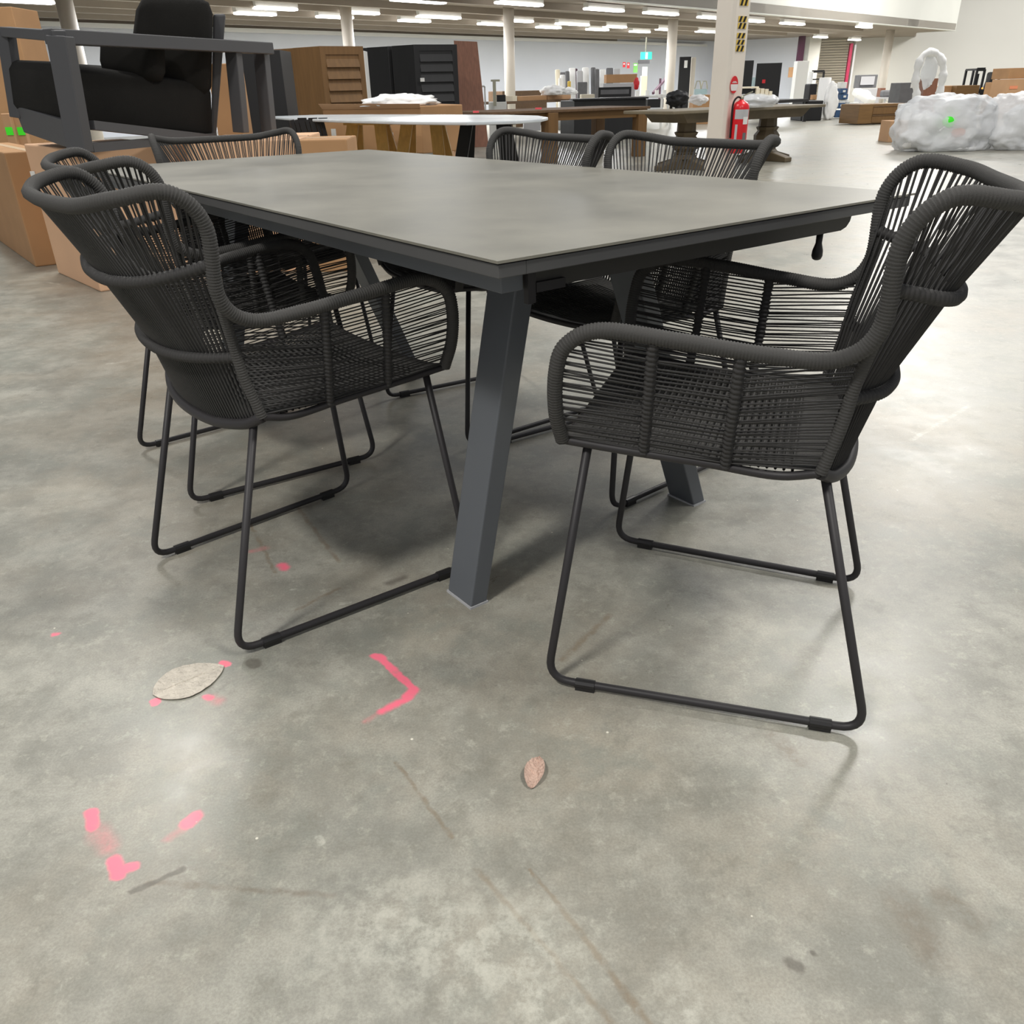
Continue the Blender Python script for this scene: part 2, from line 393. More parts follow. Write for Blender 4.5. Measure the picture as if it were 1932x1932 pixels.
# ================================================================ DINING TABLE
TW, TL = 1.01877, 2.21678
tb = thing('dining_table', 'large dining table with grey stone top and slanted anthracite legs, surrounded by rope chairs', 'table',
           (-0.01102, 1.09061, 0), 0.64339)
MB().box(0, TW, 0, TL, .7462, .750).build('tabletop', M['stone'], tb)
fr = MB()
for x0, x1, y0, y1 in ((.003, .05, .003, TL - .003), (TW - .056, TW - .009, .003, TL - .003), (.05, TW - .056, .003, .05), (.05, TW - .056, TL - .05, TL - .003)):
    fr.box(x0, x1, y0, y1, .7262, .7442)
fr.box(.012, TW - .02, .012, TL - .012, .7400, .7462)
fr.build('edge_frame', M['tedge'], tb, bevel=.0012)
ap = MB(); ap.box(.045, .085, .055, TL - .07, .692, .7285); ap.box(TW - .24, TW - .2, .10, TL - .12, .692, .7285)
ap.build('side_apron', M['tframe'], tb, bevel=.002)
def rail_end(y):
    r = MB(); pts = [(.10, .689), (TW - .145, .689), (TW - .128, .694), (TW - .118, .704), (TW - .114, .718), (TW - .114, .7285), (.10, .7285)]
    a = [(x, y, z) for x, z in pts]; b = [(x, y + .035, z) for x, z in pts]; n = len(pts)
    r.poly(a + b, [tuple(range(n)), tuple(range(2 * n - 1, n - 1, -1))] + [(i, n + i, n + (i + 1) % n, (i + 1) % n) for i in range(n)])
    return r
rail_end(.058).build('end_rail', M['tunder'], tb)
rail_end(TL - .09).build('end_rail', M['tunder'], tb)
br = MB().box(.088, .102, .048, .058, .672, .7285); br.box(.105, .16, .05, .06, .686, .70)
br.build('corner_bracket', M['powder'], tb)
kn = MB().lathe([(.004, -.052), (.008, -.050), (.0105, -.044), (.010, -.034), (.006, -.02), (.0065, 0)], 14)
k = kn.build('locking_lever', M['rubber'], tb, smooth=True); k.location = (TW - .195, .07, .690)
# slanted legs: (foot u, foot v) -> (top u, top v)
def leg(u0, v0, u1, zt=.735, du=.041, dv=.085):
    b = MB(); b.hexa([(u0, v0, 0.004), (u0 + du, v0, 0.004), (u0 + du, v0 + dv, 0.004), (u0, v0 + dv, 0.004)],
                     [(u1, v0, zt), (u1 + du + .004, v0, zt), (u1 + du + .004, v0 + dv, zt), (u1, v0 + dv, zt)])
    o = b.build('leg', M['tframe'], tb, bevel=.003)
    g = MB().box(u0 - .002, u0 + du + .002, v0 - .002, v0 + dv + .002, 0, .0045).build('foot_glide', M['lgrey'], o)
leg(.125, .297, .279)
leg(.826, .317, .528)
leg(.826, 1.66, .528)
leg(.125, 1.66, .279)
MB().box(.25, .80, .33, .36, .700, .735).build('crossbar', M['tunder'], tb)
MB().box(.25, .80, 1.69, 1.72, .700, .735).build('crossbar', M['tunder'], tb)

# ================================================================ ROPE CHAIRS
def make_chair(label, group):
    t = thing('rope_armchair', label, 'chair', group=group)
    R = [(.2391, .2004, .4601), (.2603, .2057, .5147), (.274, .2016, .5769), (.2767, .1863, .6207), (.2733, .1368, .645), (.2700, .0343, .6379),
         (.2560, -.088, .623), (.2420, -.178, .6199), (.2420, -.2240, .6643), (.2540, -.2290, .7739), (.2498, -.2722, .8239), (.2210, -.3401, .8191),
         (.1580, -.3750, .8081), (.0800, -.3860, .8060), (0, -.3900, .8060)]
    half = cr(R, 8); ring = half + mir(half)[::-1][1:]
    pitch = .0046
    rs = resample(ring, pitch / 3)
    MB().tube(rs, .0116, 9, rf=lambda i: (.0121, .0121, .0108)[i % 3]).build('arm_and_back_frame', M['rope'], t, smooth=True)
    q3 = Vector((.2267, -.1814, .4477))
    # seat frame: side rails, front bar, rear curved bar
    rail = cr([R[0], (.2300, .10, .4500), (.2200, -.02, .4400), (.2190, -.12, .4330), q3], 8)
    hoop_b = cr([q3, (.19, -.2010, .4300), (.1055, -.2228, .4167), (0, -.2315, .4150), (-.1055, -.2228, .4167), (-.19, -.2010, .4300), (-q3.x, q3.y, q3.z)], 8)
    front = cr([R[0], (.16, .2080, .4440), (0, .2110, .4380), (-.16, .2080, .4440), (-R[0][0], R[0][1], R[0][2])], 8)
    sf = MB().tube(rail, .0068, 8); sf.tube(mir(rail), .0068, 8); sf.tube(hoop_b, .0098, 10); sf.tube(front, .0072, 8)
    sf.build('seat_frame', M['powder'], t, smooth=True)
    post = cr([q3, (.2200, -.1985, .5200), (.2210, -.2085, .5900), (.2400, -.2250, .6700)], 8)
    def wrapped(P, r, pitch, amp, m, name):
        p = resample(P, pitch / 4)
        return MB().tube(p, r, 8, rf=lambda i: r * (1 + amp * (1, .1, -1, .1)[i % 4])).build(name, m, t, smooth=True)
    for s in (post, mir(post)): wrapped(s, .0092, .0046, .06, M['rope'], 'rear_post')
    # back hoops
    hu = [(.2440, -.2275, .7150), (.1844, -.2980, .6935), (.095, -.3270, .6820), (0, -.3345, .6785)]
    hm = [(.2170, -.2000, .5560), (.1591, -.2440, .5520), (.08, -.2660, .5460), (0, -.2715, .5441)]
    HU = cr(hu + mir(hu)[::-1][1:], 8); HM = cr(hm + mir(hm)[::-1][1:], 8)
    wrapped(HU, .0092, .0085, .12, M['cord'], 'back_hoop'); wrapped(HM, .0088, .0085, .12, M['cord'], 'back_hoop')
    # vertical rope webbing on the back
    NB = 60; wb_ = MB()
    top = resample([p for p in ring if p.y < -.232 and p.z > .74], n=NB)
    up_ = resample(HU, n=NB); md = resample(HM, n=NB); bt = resample(hoop_b, n=NB)
    for i in range(1, NB):
        inn = lambda p, k: Vector((p.x * (1 - .02), p.y + k, p.z))
        pts = [top[i], inn(up_[i], .0085), inn(md[i], .0085), Vector((bt[i].x, bt[i].y + .004, bt[i].z + .004))]
        wb_.tube(pts, .0020, 4, cap=False)
        if i < NB - 1:
            h_ = lambda L_: L_[i].lerp(L_[i + 1], .5)
            wb_.tube([h_(up_) + Vector((0, .0125, 0)), h_(md) + Vector((0, .0125, 0)), h_(bt) + Vector((0, .006, .004))], .0020, 4, cap=False)
            if i % 2 == 0: wb_.tube([top[i].lerp(top[i + 1], .35), h_(up_) + Vector((0, .0125, 0))], .0018, 4, cap=False)
    wb_.build('back_webbing', M['cord'], t, smooth=True)
    # wrapped uprights in the sides
    ups = [((.2700, .0625, .6330), (.2520, .068, .54), (.2270, .0754, .4485)), ((.2610, -.0562, .6230), (.2450, -.052, .53), (.2200, -.0473, .4385))]
    for u_ in ups:
        c = cr(u_, 6)
        wrapped(c, .0084, .0078, .16, M['cord'], 'side_post'); wrapped(mir(c), .0084, .0078, .16, M['cord'], 'side_post')
    # horizontal rope webbing on the sides
    fl = resample([p for p in half if p.y > .150 and p.z < .64], n=29)
    rl = resample([p for p in post if p.z < .640], n=29)
    s1 = resample(cr(ups[0], 6)[::-1], n=29); s2 = resample(cr(ups[1], 6)[::-1], n=29)
    for sg in (1, -1):
        w = MB()
        for i in range(1, 29):
            off_ = .0016 if i % 2 else -.0016
            jf = .0022 * math.sin(i * 2.3); pts = [fl[i] + Vector((0, 0, jf)), s1[i] + Vector((off_, 0, -jf * .5)), s2[i] + Vector((off_, 0, jf * .5)), rl[i] + Vector((0, 0, -jf))]
            if sg < 0: pts = mir(pts)
            w.tube(pts, .0015, 4, cap=False)
            if i < 28:
                q = [fl[i].lerp(fl[i + 1], .5), s1[i].lerp(s1[i + 1], .25) + Vector((.003, 0, 0)), s2[i].lerp(s2[i + 1], .5) + Vector((.003, 0, 0)), rl[i].lerp(rl[i + 1], .6)]
                if sg < 0: q = mir(q)
                if i % 3 == 0 and i < 20: w.tube(q, .0013, 4, cap=False)
        w.build('side_webbing', M['cord'], t, smooth=True)
    # seat webbing, dense, slightly sagging
    NS = 74; w = MB()
    fpts = resample(front, n=NS); bpts = resample(hoop_b, n=NS)
    for i in range(2, NS - 1):
        a = fpts[i]; b = bpts[i]; k = abs(i / NS - .5) * 2
        sag = .016 * (1 - k * k)
        w.tube([a + Vector((0, 0, .005)), a.lerp(b, .33) + Vector((0, 0, -.002 - sag)), a.lerp(b, .7) + Vector((0, 0, .004 - sag)), b + Vector((0, 0.004, .010))], .0024, 4, cap=False)
    for j in range(1, 30):
        f_ = j / 30; y = .205 - f_ * .36; zz = .456 - f_ * .014
        hw = .236 - f_ * .020
        w.tube([(-hw, y, zz), (-hw * .5, y, zz - .012), (0, y, zz - .018), (hw * .5, y, zz - .012), (hw, y, zz)], .0022, 4, cap=False)
    w.build('seat_webbing', M['rope'], t, smooth=True)
    # sled legs
    for sg in (1, -1):
        lf, lr, ff, fr_ = Vector((.2260, .1632, .4480)), Vector((.2050, -.1900, .4330)), Vector((.2692, .2167, .0115)), Vector((.2363, -.3128, .0115))
        def corner(a, p, b, r=.045):
            u1 = (a - p).normalized(); u2 = (b - p).normalized(); A = p + u1 * r; B = p + u2 * r
            return [A * (1 - k) ** 2 + p * 2 * k * (1 - k) + B * k * k for k in [x / 7 for x in range(8)]]
        P = [lf] + corner(lf, ff, fr_) + corner(ff, fr_, lr) + [lr]
        if sg < 0: P = mir(P)
        lg = MB().tube(P, .0072, 10).build('sled_leg', M['powder'], t, smooth=True)
        for f_ in (.13, .87):
            c = ff.lerp(fr_, f_); c = Vector((c.x * sg, c.y, 0)); d = (fr_ - ff).normalized(); d = Vector((d.x * sg, d.y, 0))
            pd = MB().bar(c - d * .017 + Vector((0, 0, .0058)), c + d * .017 + Vector((0, 0, .0058)), .015, .0115)
            pd.tube([c - d * .017 + Vector((0, 0, .0115)), c + d * .017 + Vector((0, 0, .0115))], .0092, 10)
            pd.build('foot_pad', M['rubber'], lg)
    return t
GRP = 'charcoal rope armchairs around the stone dining table'
poses = [(-.4333, 1.6404, .6800, 'charcoal rope armchair nearest at the long table side, left of the slanted leg'),
         (.3527, 1.3407, 2.7877, 'charcoal rope armchair standing skewed at the near short table end, right of the leg'),
         (-.7269, 2.2861, .6365, 'charcoal rope armchair at the long table side, directly behind the front left chair'),
         (-.8309, 2.9956, -.9375, 'charcoal rope armchair at the far short table end, in front of the cardboard boxes'),
         (-.0955, 2.5934, 3.7261, 'charcoal rope armchair across the table, its back before the brown wooden table legs'),
         (.2615, 2.1611, 3.7784, 'charcoal rope armchair across the table, its back showing in front of the pedestal table')]
proto = None
for x, y, a, lb in poses:
    o = make_chair(lb, GRP) if proto is None else copy_tree(proto)
    proto = proto or o
    o['label'] = lb; o.location = (x, y, 0); o.rotation_euler = (0, 0, a - math.pi / 2)

# dry leaves on the floor
def leaf(name, label, p, q, w, m, h, bend):
    A = at(*p); B = at(*q); d = B - A; L = d.length; t = thing(name, label, 'leaf', tuple(A), math.atan2(d.y, d.x))
    b = MB(); n = 26; k = 10; rows = []
    for i in range(n + 1):
        f = i / n; hw = w * (math.sin(math.pi * min(1, f ** .85)) ** .72) * (1 + .06 * noise.noise(Vector((f * 9, 2, 1))))
        for j in range(k + 1):
            g = j / k * 2 - 1
            z = .0015 + h * (abs(g) ** 1.5) * bend * math.sin(math.pi * f) + h * .5 * abs(noise.noise(Vector((f * 14, g * 5, w * 99)))) + h * .3 * math.sin(math.pi * f)
            b.v.append((f * L, g * hw, z))
    m_ = k + 1
    for i in range(n):
        for j in range(k): b.f.append((i * m_ + j, (i + 1) * m_ + j, (i + 1) * m_ + j + 1, i * m_ + j + 1))
    o = b.build('blade', m, t); sd = o.modifiers.new('thick', 'SOLIDIFY'); sd.thickness = .0008; sd.offset = 1
    MB().tube([(L * .02, 0, .0022 + h * .05), (L * .3, 0, .003 + h * .3), (L * .6, 0, .003 + h * .3), (L, 0, .002)], .0007, 5).build('midrib', m, t)
    return t
leaf('dry_leaf', 'large flat pale dried leaf on the concrete, ringed by pink paint dabs', (289, 1312), (423, 1258), .049, M['leafbig'], .0025, .2)
leaf('dry_leaf', 'small curled pinkish brown dried leaf alone on the concrete floor', (1001, 1490), (1018, 1430), .0155, M['leaf'], .009, .9)

# ================================================================ BACKGROUND HELPERS
def proj_row(x, y, z):
    d = Vector((x, y, z)) - CAM; return 966 - F_PX * d.dot(UP) / d.dot(FW)
def zrow(x, y, py):
    lo, hi = -3.0, 9.0
    for _ in range(40):
        mid = (lo + hi) / 2
        if proj_row(x, y, mid) > py: lo = mid
        else: hi = mid
    return (lo + hi) / 2
def span(x0, x1, py, D0, D1=None):
    a = aty(x0, py, D0); b = aty(x1, py, D1 or D0); return Vector((a.x, a.y, 0)), Vector((b.x, b.y, 0))
def away(a, b):
    d = (b - a).normalized(); n = Vector((-d.y, d.x, 0)); return n if n.y > 0 else -n
def bx(a, b, depth, z0, z1, mb=None, dv=None):
    n = (dv or away(a, b)) * depth
    return (mb or MB()).prism([a, b, b + n, a + n] if (b - a).cross(n).z > 0 else [b, a, a + n, b + n], z0, z1)
def fbox(name, label, cat, m, x0, x1, yt, yb, D, depth=.4, D1=None, group=None, bevel=.006, floor=False, parent=None):
    py = (yt + yb) / 2; a, b = span(x0, x1, py, D, D1)
    mx_, my_ = (a.x + b.x) / 2, (a.y + b.y) / 2
    z1 = zrow(mx_, my_, yt); z0 = 0 if floor else max(0, zrow(mx_, my_, yb))
    o = bx(a, b, depth, z0, z1).build(name, m, parent, bevel=bevel)
    if label: tag(o, label, cat, group)
    return o, a, b, z0, z1
def patch(name, m, x0, x1, yt, yb, D, parent=None, D1=None, t=.004):
    return fbox(name, None, None, m, x0, x1, yt, yb, D, t, D1, bevel=0, parent=parent)[0]
def wrap_mesh(mb_pts, seed, amp, freq): 
    out = []
    for p in mb_pts:
        v = Vector(p); n = noise.noise_vector(v * freq + Vector((seed, seed * 2, 0))); r = abs(noise.noise(v * freq * 2.3 + Vector((seed, 0, 5))))
        out.append(v + n * amp + Vector((0, 0, r * amp * .6)))
    return out
def blob(name, c, r, m, seed=1, amp=.12, freq=3, parent=None, flat=None, smooth=True, sub=4, boxy=1.0):
    bm = bmesh.new(); bmesh.ops.create_icosphere(bm, subdivisions=sub, radius=1)
    for v in bm.verts:
        p = v.co.copy()
        if boxy != 1.0: p = Vector([math.copysign(abs(k) ** boxy, k) for k in p])
        n = noise.noise(p * freq + Vector((seed, seed * 3.1, 7))) * amp
        rg = (1 - abs(noise.noise(p * freq * 2.1 + Vector((seed * 5, 1, 2))))) ** 3 * amp * .6
        q = p * (1 + n + rg)
        q = Vector((q.x * r[0], q.y * r[1], q.z * r[2])) + Vector(c)
        if flat is not None and q.z < flat: q.z = flat + (q.z - flat) * .03
        if flat is not None and q.z < flat + .002: q.z = max(q.z, flat + .001)
        v.co = q
    me = bpy.data.meshes.new(name); bm.to_mesh(me); bm.free(); me.materials.append(m)
    for p in me.polygons: p.use_smooth = smooth
    o = bpy.data.objects.new(name, me); COL.objects.link(o)
    if parent is not None: o.parent = parent
    return o

# ================================================================ LEFT: CARTONS WITH THE LOUNGE ON TOP
def carton(name, label, A, d1, l1, d2, l2, h, m, z0=0, tape=True, group=None):
    A = Vector((*A, 0)); d1 = Vector((*d1, 0)).normalized(); d2 = Vector((*d2, 0)).normalized()
    P = [A, A + d1 * l1, A + d1 * l1 + d2 * l2, A + d2 * l2]
    if (P[1] - P[0]).cross(P[3] - P[0]).z < 0: P.reverse()
    o = MB().prism(P, z0, h).build(name, m, bevel=.008); tag(o, label, 'box', group)
    if tape:
        a = A + d2 * (l2 * .48); n2 = d2 * .05
        Q = [a + d1 * .003, a + d1 * (l1 - .003), a + d1 * (l1 - .003) + n2, a + d1 * .003 + n2]
        if (Q[1] - Q[0]).cross(Q[3] - Q[0]).z < 0: Q.reverse()
        MB().prism(Q, h, h + .0015).build('packing_tape', M['tape'], o)
    return o
ca = carton('cardboard_box', 'tall cardboard carton at the far left edge, beside the carton under the lounge', (-3.0, 5.39), (-.6, .8), 1.5, (.8, .6), .26, .67, M['card2'])
cb = carton('cardboard_box', 'long pale cardboard carton under the near corner of the dark lounge', (-2.75, 5.17), (.66, -.75), .78, (.75, .66), .55, .725, M['card3'])
c2c = carton('cardboard_box', 'wide pale cardboard carton below the lounge, behind the far short end of the stone table', (-1.78, 5.02), (1, .05), .62, (-.05, 1), .9, .72, M['card3'])
cc = carton('cardboard_box', 'low cardboard carton with pale top between the lounge and the trestle table', (-1.14, 5.0), (1, .02), .27, (-.03, 1), .42, .718, M['card2'])
lbl = patch('shipping_label', M['white'], 57, 66, 323, 332, 5.1, parent=None); lbl.parent = cb
fbox('cardboard_box', 'tall upright brown carton in the top left corner behind the lounge rail', 'box', M['card2'], -70, 58, 14, 300, 9.2, .5, floor=True)
for (x0, x1, D, lb) in ((9, 25, 7.2, 'narrow cardboard piece with a green tag, left one of the pair beside the lounge'), (31, 47, 7.25, 'narrow cardboard piece with a green tag, right one of the pair touching the lounge')):
    o, a, b, z0, z1 = fbox('cardboard_strip', lb, 'cardboard', M['card'], x0, x1, 214, 278, D, .05)
    g_ = patch('green_tag', M['green'], x0 + 2, x1 - 1, 240, 255, D - .012); g_.parent = o

# dark lounge, slightly tilted on its cartons
D0, D1, D2 = 4.27, 4.95, 5.6
org = aty(158, 288, D0); org.z = 0
sofa = thing('lounge', 'dark grey metal framed outdoor lounge with charcoal cushions standing on cardboard cartons', 'sofa', tuple(org))
def Q(px, py, D): return aty(px, py, D) - org
fr = MB(); T_ = .085
nt_, nb_ = Q(113, 68, D0), Q(152, 286, D0); lt_, lb2 = Q(11, 60, D1), Q(36, 222, D1); rt_, rb_ = Q(492, 92, D2), Q(508, 252, D2); mt_, mb_ = Q(440, 95, 5.35), Q(455, 250, 5.35)
fr.bar(nb_, nt_, .105, .06, up=(.3, 1, 0)); fr.bar(lb2, lt_, .07, .06, up=(.3, 1, 0)); fr.bar(rb_, rt_, .075, .06, up=(.3, 1, 0)); fr.bar(mb_, mt_, .075, .06, up=(.3, 1, 0))
fr.bar(nt_, lt_, .06, .045); fr.bar(nt_ - Vector((.05, 0, 0)), rt_ + Vector((.05, 0, 0)), .07, .06); fr.bar(lt_, lt_ + Vector((.05, .3, 0)), .06, .045)
fr.build('frame', M['darkframe'], sofa, bevel=.004)
off_ = Vector((.03, .035, 0))
pq = [Q(45, 250, D1), Q(156, 289, D0), Q(156, 289, D0) + off_, Q(45, 250, D1) + off_]; pt_ = [Q(25, 198, D1), Q(136, 232, D0), Q(136, 232, D0) + off_, Q(25, 198, D1) + off_]
MB().hexa(pq, pt_).build('side_panel', M['darkframe'], sofa, bevel=.004)
MB().bar(Q(170, 279, D0 + .03), Q(404, 258, 5.3), .04, .04).build('base_rail', M['darkframe'], sofa)
MB().bar(Q(172, 236, D0 + .05), Q(404, 262, 5.25), .04, .04).build('seat_rail', M['darkframe'], sofa)
bk_ = Vector((.25, .75, 0))
cb_ = [Q(22, 212, D1), Q(134, 240, D0 + .10), Q(406, 264, 5.28), Q(28, 202, D1) + bk_ * 1.3]
ct_ = [Q(10, 112, D1), Q(100, 114, D0 + .10), Q(402, 160, 5.28), Q(15, 122, D1) + bk_ * 1.3]
MB().hexa(cb_, ct_).build('seat_cushion', M['darkfab'], sofa, bevel=.045, smooth=True)
bk2 = Vector((-.25, .8, 0))
MB().hexa([Q(398, 256, 5.32), Q(408, 256, 5.34), Q(408, 256, 5.34) + bk2, Q(398, 256, 5.32) + bk2], [Q(402, 26, 5.32), Q(426, 26, 5.34), Q(426, 26, 5.34) + bk2, Q(402, 26, 5.32) + bk2]).build('backrest', M['darkframe'], sofa, bevel=.012)
bb_ = [Q(236, 165, 5.0), Q(398, 190, 5.2), Q(398, 190, 5.2) + bk2 * .6, Q(236, 165, 5.0) + bk2 * .6]
bt_ = [Q(258, -14, 5.0), Q(402, -6, 5.2), Q(402, -6, 5.2) + bk2 * .6, Q(258, -14, 5.0) + bk2 * .6]
MB().hexa(bb_, bt_).build('back_cushion', M['darkfab'], sofa, bevel=.075, smooth=True)
pw = MB(); pb_ = [Q(178, 138, 4.78), Q(300, 160, 4.85), Q(300, 160, 4.85) + Vector((0, .16, 0)), Q(178, 138, 4.78) + Vector((0, .16, 0))]
pp_ = [Q(180, 62, 4.78), Q(296, 66, 4.85), Q(296, 66, 4.85) + Vector((0, .16, 0)), Q(180, 62, 4.78) + Vector((0, .16, 0))]
pw = pw.hexa(pb_, pp_).build('pillow', M['darkfab'], bevel=.06, smooth=True); pw.location = tuple(org); tag(pw, 'charcoal scatter pillow lying on the lounge seat under its arm rail', 'pillow')

fbox('cardboard_box', 'upright brown carton behind the lounge, between its backrest and rear posts', 'box', M['card2'], 404, 452, 120, 300, 7.4, .3, floor=True)
carton('cardboard_box', 'pale carton on the floor behind the lounge cartons, seen through the far chair', (-2.35, 6.15), (1, .02), 1.05, (-.03, 1), .35, .66, M['card3'])
# black cabinet and louvred cabinets
def cabinet(name, label, m, xa, xb, yt, D, D1, slats=9, doorm=None):
    py = (yt + 200) / 2; a, b = span(xa, xb, py, D, D1); z1 = zrow(a.x, a.y, yt)
    n = Vector((-.80, .60, 0))
    t = thing(name, label, 'cabinet', (a.x, a.y, 0)); ln = (b - a); w = ln.length; d = ln.normalized()
    A = Vector((0, 0, 0)); B = d * w
    c = MB(); c.prism([A, B, B + n * .5, A + n * .5] if (B - A).cross(n).z > 0 else [B, A, A + n * .5, B + n * .5], .06, z1)
    c.prism([A + n * .03 + d * .03, B + n * .03 - d * .03, B + n * .45 - d * .03, A + n * .45 + d * .03], 0, .06)
    c.build('body', m, t, bevel=.006)
    dr = MB(); o_ = -away(a, b) * .012
    for (s0, s1, q0, q1) in ((.0, .12, .06, z1), (.88, 1, .06, z1), (.12, .88, z1 - .09, z1), (.12, .88, .06, .16)):
        dr.prism([A + d * w * s0 + o_, A + d * w * s1 + o_, A + d * w * s1 - o_ * .1, A + d * w * s0 - o_ * .1], q0, q1)
    for k in range(slats):
        zz = .17 + (z1 - .28) * k / slats; hh = (z1 - .28) / slats
        p = A + d * w * .12; q = A + d * w * .88
        dr.hexa([p + o_ * 2.6 + Vector((0, 0, zz + .012)), q + o_ * 2.6 + Vector((0, 0, zz + .012)), q - o_ * .2 + Vector((0, 0, zz + .012)), p - o_ * .2 + Vector((0, 0, zz + .012))],
                [p + o_ * .2 + Vector((0, 0, zz + hh - .028)), q + o_ * .2 + Vector((0, 0, zz + hh - .028)), q - o_ * .2 + Vector((0, 0, zz + hh - .028)), p - o_ * .2 + Vector((0, 0, zz + hh - .028))])
    dr.build('louvred_door', m, t)
    return t, a, n, z1, w
fbox('tall_cabinet', 'tall plain black cabinet between the lounge and the brown louvred cabinets', 'cabinet', M['blackm'], 452, 543, 95, 330, 9.6, .5, floor=True)
t1, a1, n1, z1_, w1 = cabinet('louvred_cabinet', 'brown oak cabinet with a louvred door, nearest of the brown row', M['oakv'], 608, 689, 87, 11.6, 11.9)
for k, lb in ((1, 'brown oak cabinet right behind the brown louvred front one'), (2, 'brown oak cabinet at the far end of the brown row, next to the black cabinet')):
    c = copy_tree(t1); c['label'] = lb; p = a1 + n1 * (.53 * k) + Vector((0.02 * k, .02 * k, 0)); c.location = (p.x, p.y, 0)
for o_ in [t1] + [x for x in bpy.data.objects if x.parent is None and x.name.startswith('louvred_cabinet.')]: o_['group'] = 'row of brown louvred cabinets'
t2, a2, n2_, z2_, w2_ = cabinet('black_louvred_cabinet', 'black cabinet with a louvred door and small white tag, nearest of the black row', M['black'], 784, 864, 84, 15.4, 15.7)
for k, lb in ((1, 'black cabinet right behind the black louvred front one'), (2, 'black cabinet third in the black row'), (3, 'black cabinet at the far end of the black row, beside the white door edge')):
    c = copy_tree(t2); c['label'] = lb; p = a2 + n2_ * (.60 * k) + Vector((.01 * k, .02 * k, 0)); c.location = (p.x, p.y, 0)
for o_ in bpy.data.objects:
    if o_.parent is None and o_.name.startswith('black_louvred_cabinet'): o_['group'] = 'row of black louvred cabinets'
tg = patch('white_tag', M['white'], 793, 801, 147, 154, 15.33); mw = tg.matrix_world.copy(); tg.parent = t2; tg.location = (-a2.x, -a2.y, 0)
pa, pb = span(858, 905, 130, 16.6, 16.8)
o = MB().hexa([(pa.x + .10, pa.y - .2, 0), (pb.x + .12, pb.y - .2, 0), (pb.x + .12, pb.y - .15, 0), (pa.x + .10, pa.y - .15, 0)],
              [(pa.x, pa.y + .1, zrow(pa.x, pa.y, 76)), (pb.x - .03, pb.y + .1, zrow(pb.x, pb.y, 78)), (pb.x - .03, pb.y + .15, zrow(pb.x, pb.y, 78)), (pa.x, pa.y + .15, zrow(pa.x, pa.y, 76))]).build('leaning_board', M['redwood'], bevel=.004)
tag(o, 'tall reddish wooden panel leaning beside the black louvred cabinets', 'panel')
ea, eb = span(687, 691, 140, 13.4)
o = bx(ea, eb, .3, 0, zrow(ea.x, ea.y, 96)).build('white_board', M['white']); tag(o, 'thin white board edge standing between the brown and black cabinets', 'board')
# dark folded chairs leaning below the cabinets
for k, (xx, lb) in enumerate(((572, 'leftmost dark slatted stand below the brown cabinets'), (592, 'middle dark slatted stand below the brown cabinets'), (611, 'rightmost dark slatted stand below the brown cabinets'))):
    a, b = span(xx - 8, xx + 8, 240, 7.9); zt_ = zrow(a.x, a.y, 226)
    o = MB(); 
    for q in range(3):
        p = a.lerp(b, q / 2); o.bar((p.x - .05, p.y, zt_), (p.x + .08, p.y - .05, .0), .03)
    o.bar((a.x, a.y, zt_), (b.x, b.y, zt_), .03); o = o.build('slatted_stand', M['blackm']); tag(o, lb, 'stand', 'dark slatted stands')

# big carton heaped with white plastic
kA = aty(612, 235, 9.6); kB = aty(795, 235, 9.1); kC = aty(874, 235, 9.5)
zT = zrow(kB.x, kB.y, 200); zB = zrow(kB.x, kB.y, 290)
big = MB(); P = [Vector((kA.x, kA.y, 0)), Vector((kB.x, kB.y, 0)), Vector((kC.x, kC.y, 0)), Vector((kC.x - .35, kC.y + 1.0, 0)), Vector((kA.x - .1, kA.y + .8, 0))]
big = big.prism(P, zB, zT).build('bulk_carton', M['card2'], bevel=.01)
tag(big, 'large open cardboard carton heaped with white plastic behind the white trestle table', 'box')
flp = MB().hexa([(kA.x, kA.y - .01, zT - .02), (kB.x, kB.y - .01, zT - .02), (kB.x, kB.y + .01, zT - .02), (kA.x, kA.y + .01, zT - .02)],
                [(kA.x - .03, kA.y - .05, zT + .035), (kB.x, kB.y - .05, zT + .02), (kB.x, kB.y - .03, zT + .02), (kA.x - .03, kA.y - .03, zT + .035)]).build('flap', M['card'], big)
lb_ = patch('paper_label', M['white'], 625, 634, 243, 258, 9.5, D1=9.48); lb_.parent = big
lb_ = patch('torn_hole', M['white'], 738, 742, 250, 257, 9.2); lb_.parent = big
pal = MB()
for q in (.15, .5, .85):
    p = P[0].lerp(P[1], q); pal.box(p.x - .06, p.x + .06, p.y + .05, p.y + .6, 0, zB)
p = P[1].lerp(P[2], .6); pal.box(p.x - .08, p.x + .06, p.y + .05, p.y + .5, 0, zB)
pal = pal.build('pallet', M['card3']); tag(pal, 'low wooden pallet blocks carrying the large open carton', 'pallet')
wc_ = blob('plastic_heap', ((kA.x * .22 + kB.x * .78), kB.y + .35, zT + .02), (.36, .2, .085), M['whitefoam'], 4, .28, 2.6, flat=zT + .001)
tag(wc_, 'crumpled heap of white plastic sheeting on top of the large open carton', 'plastic')

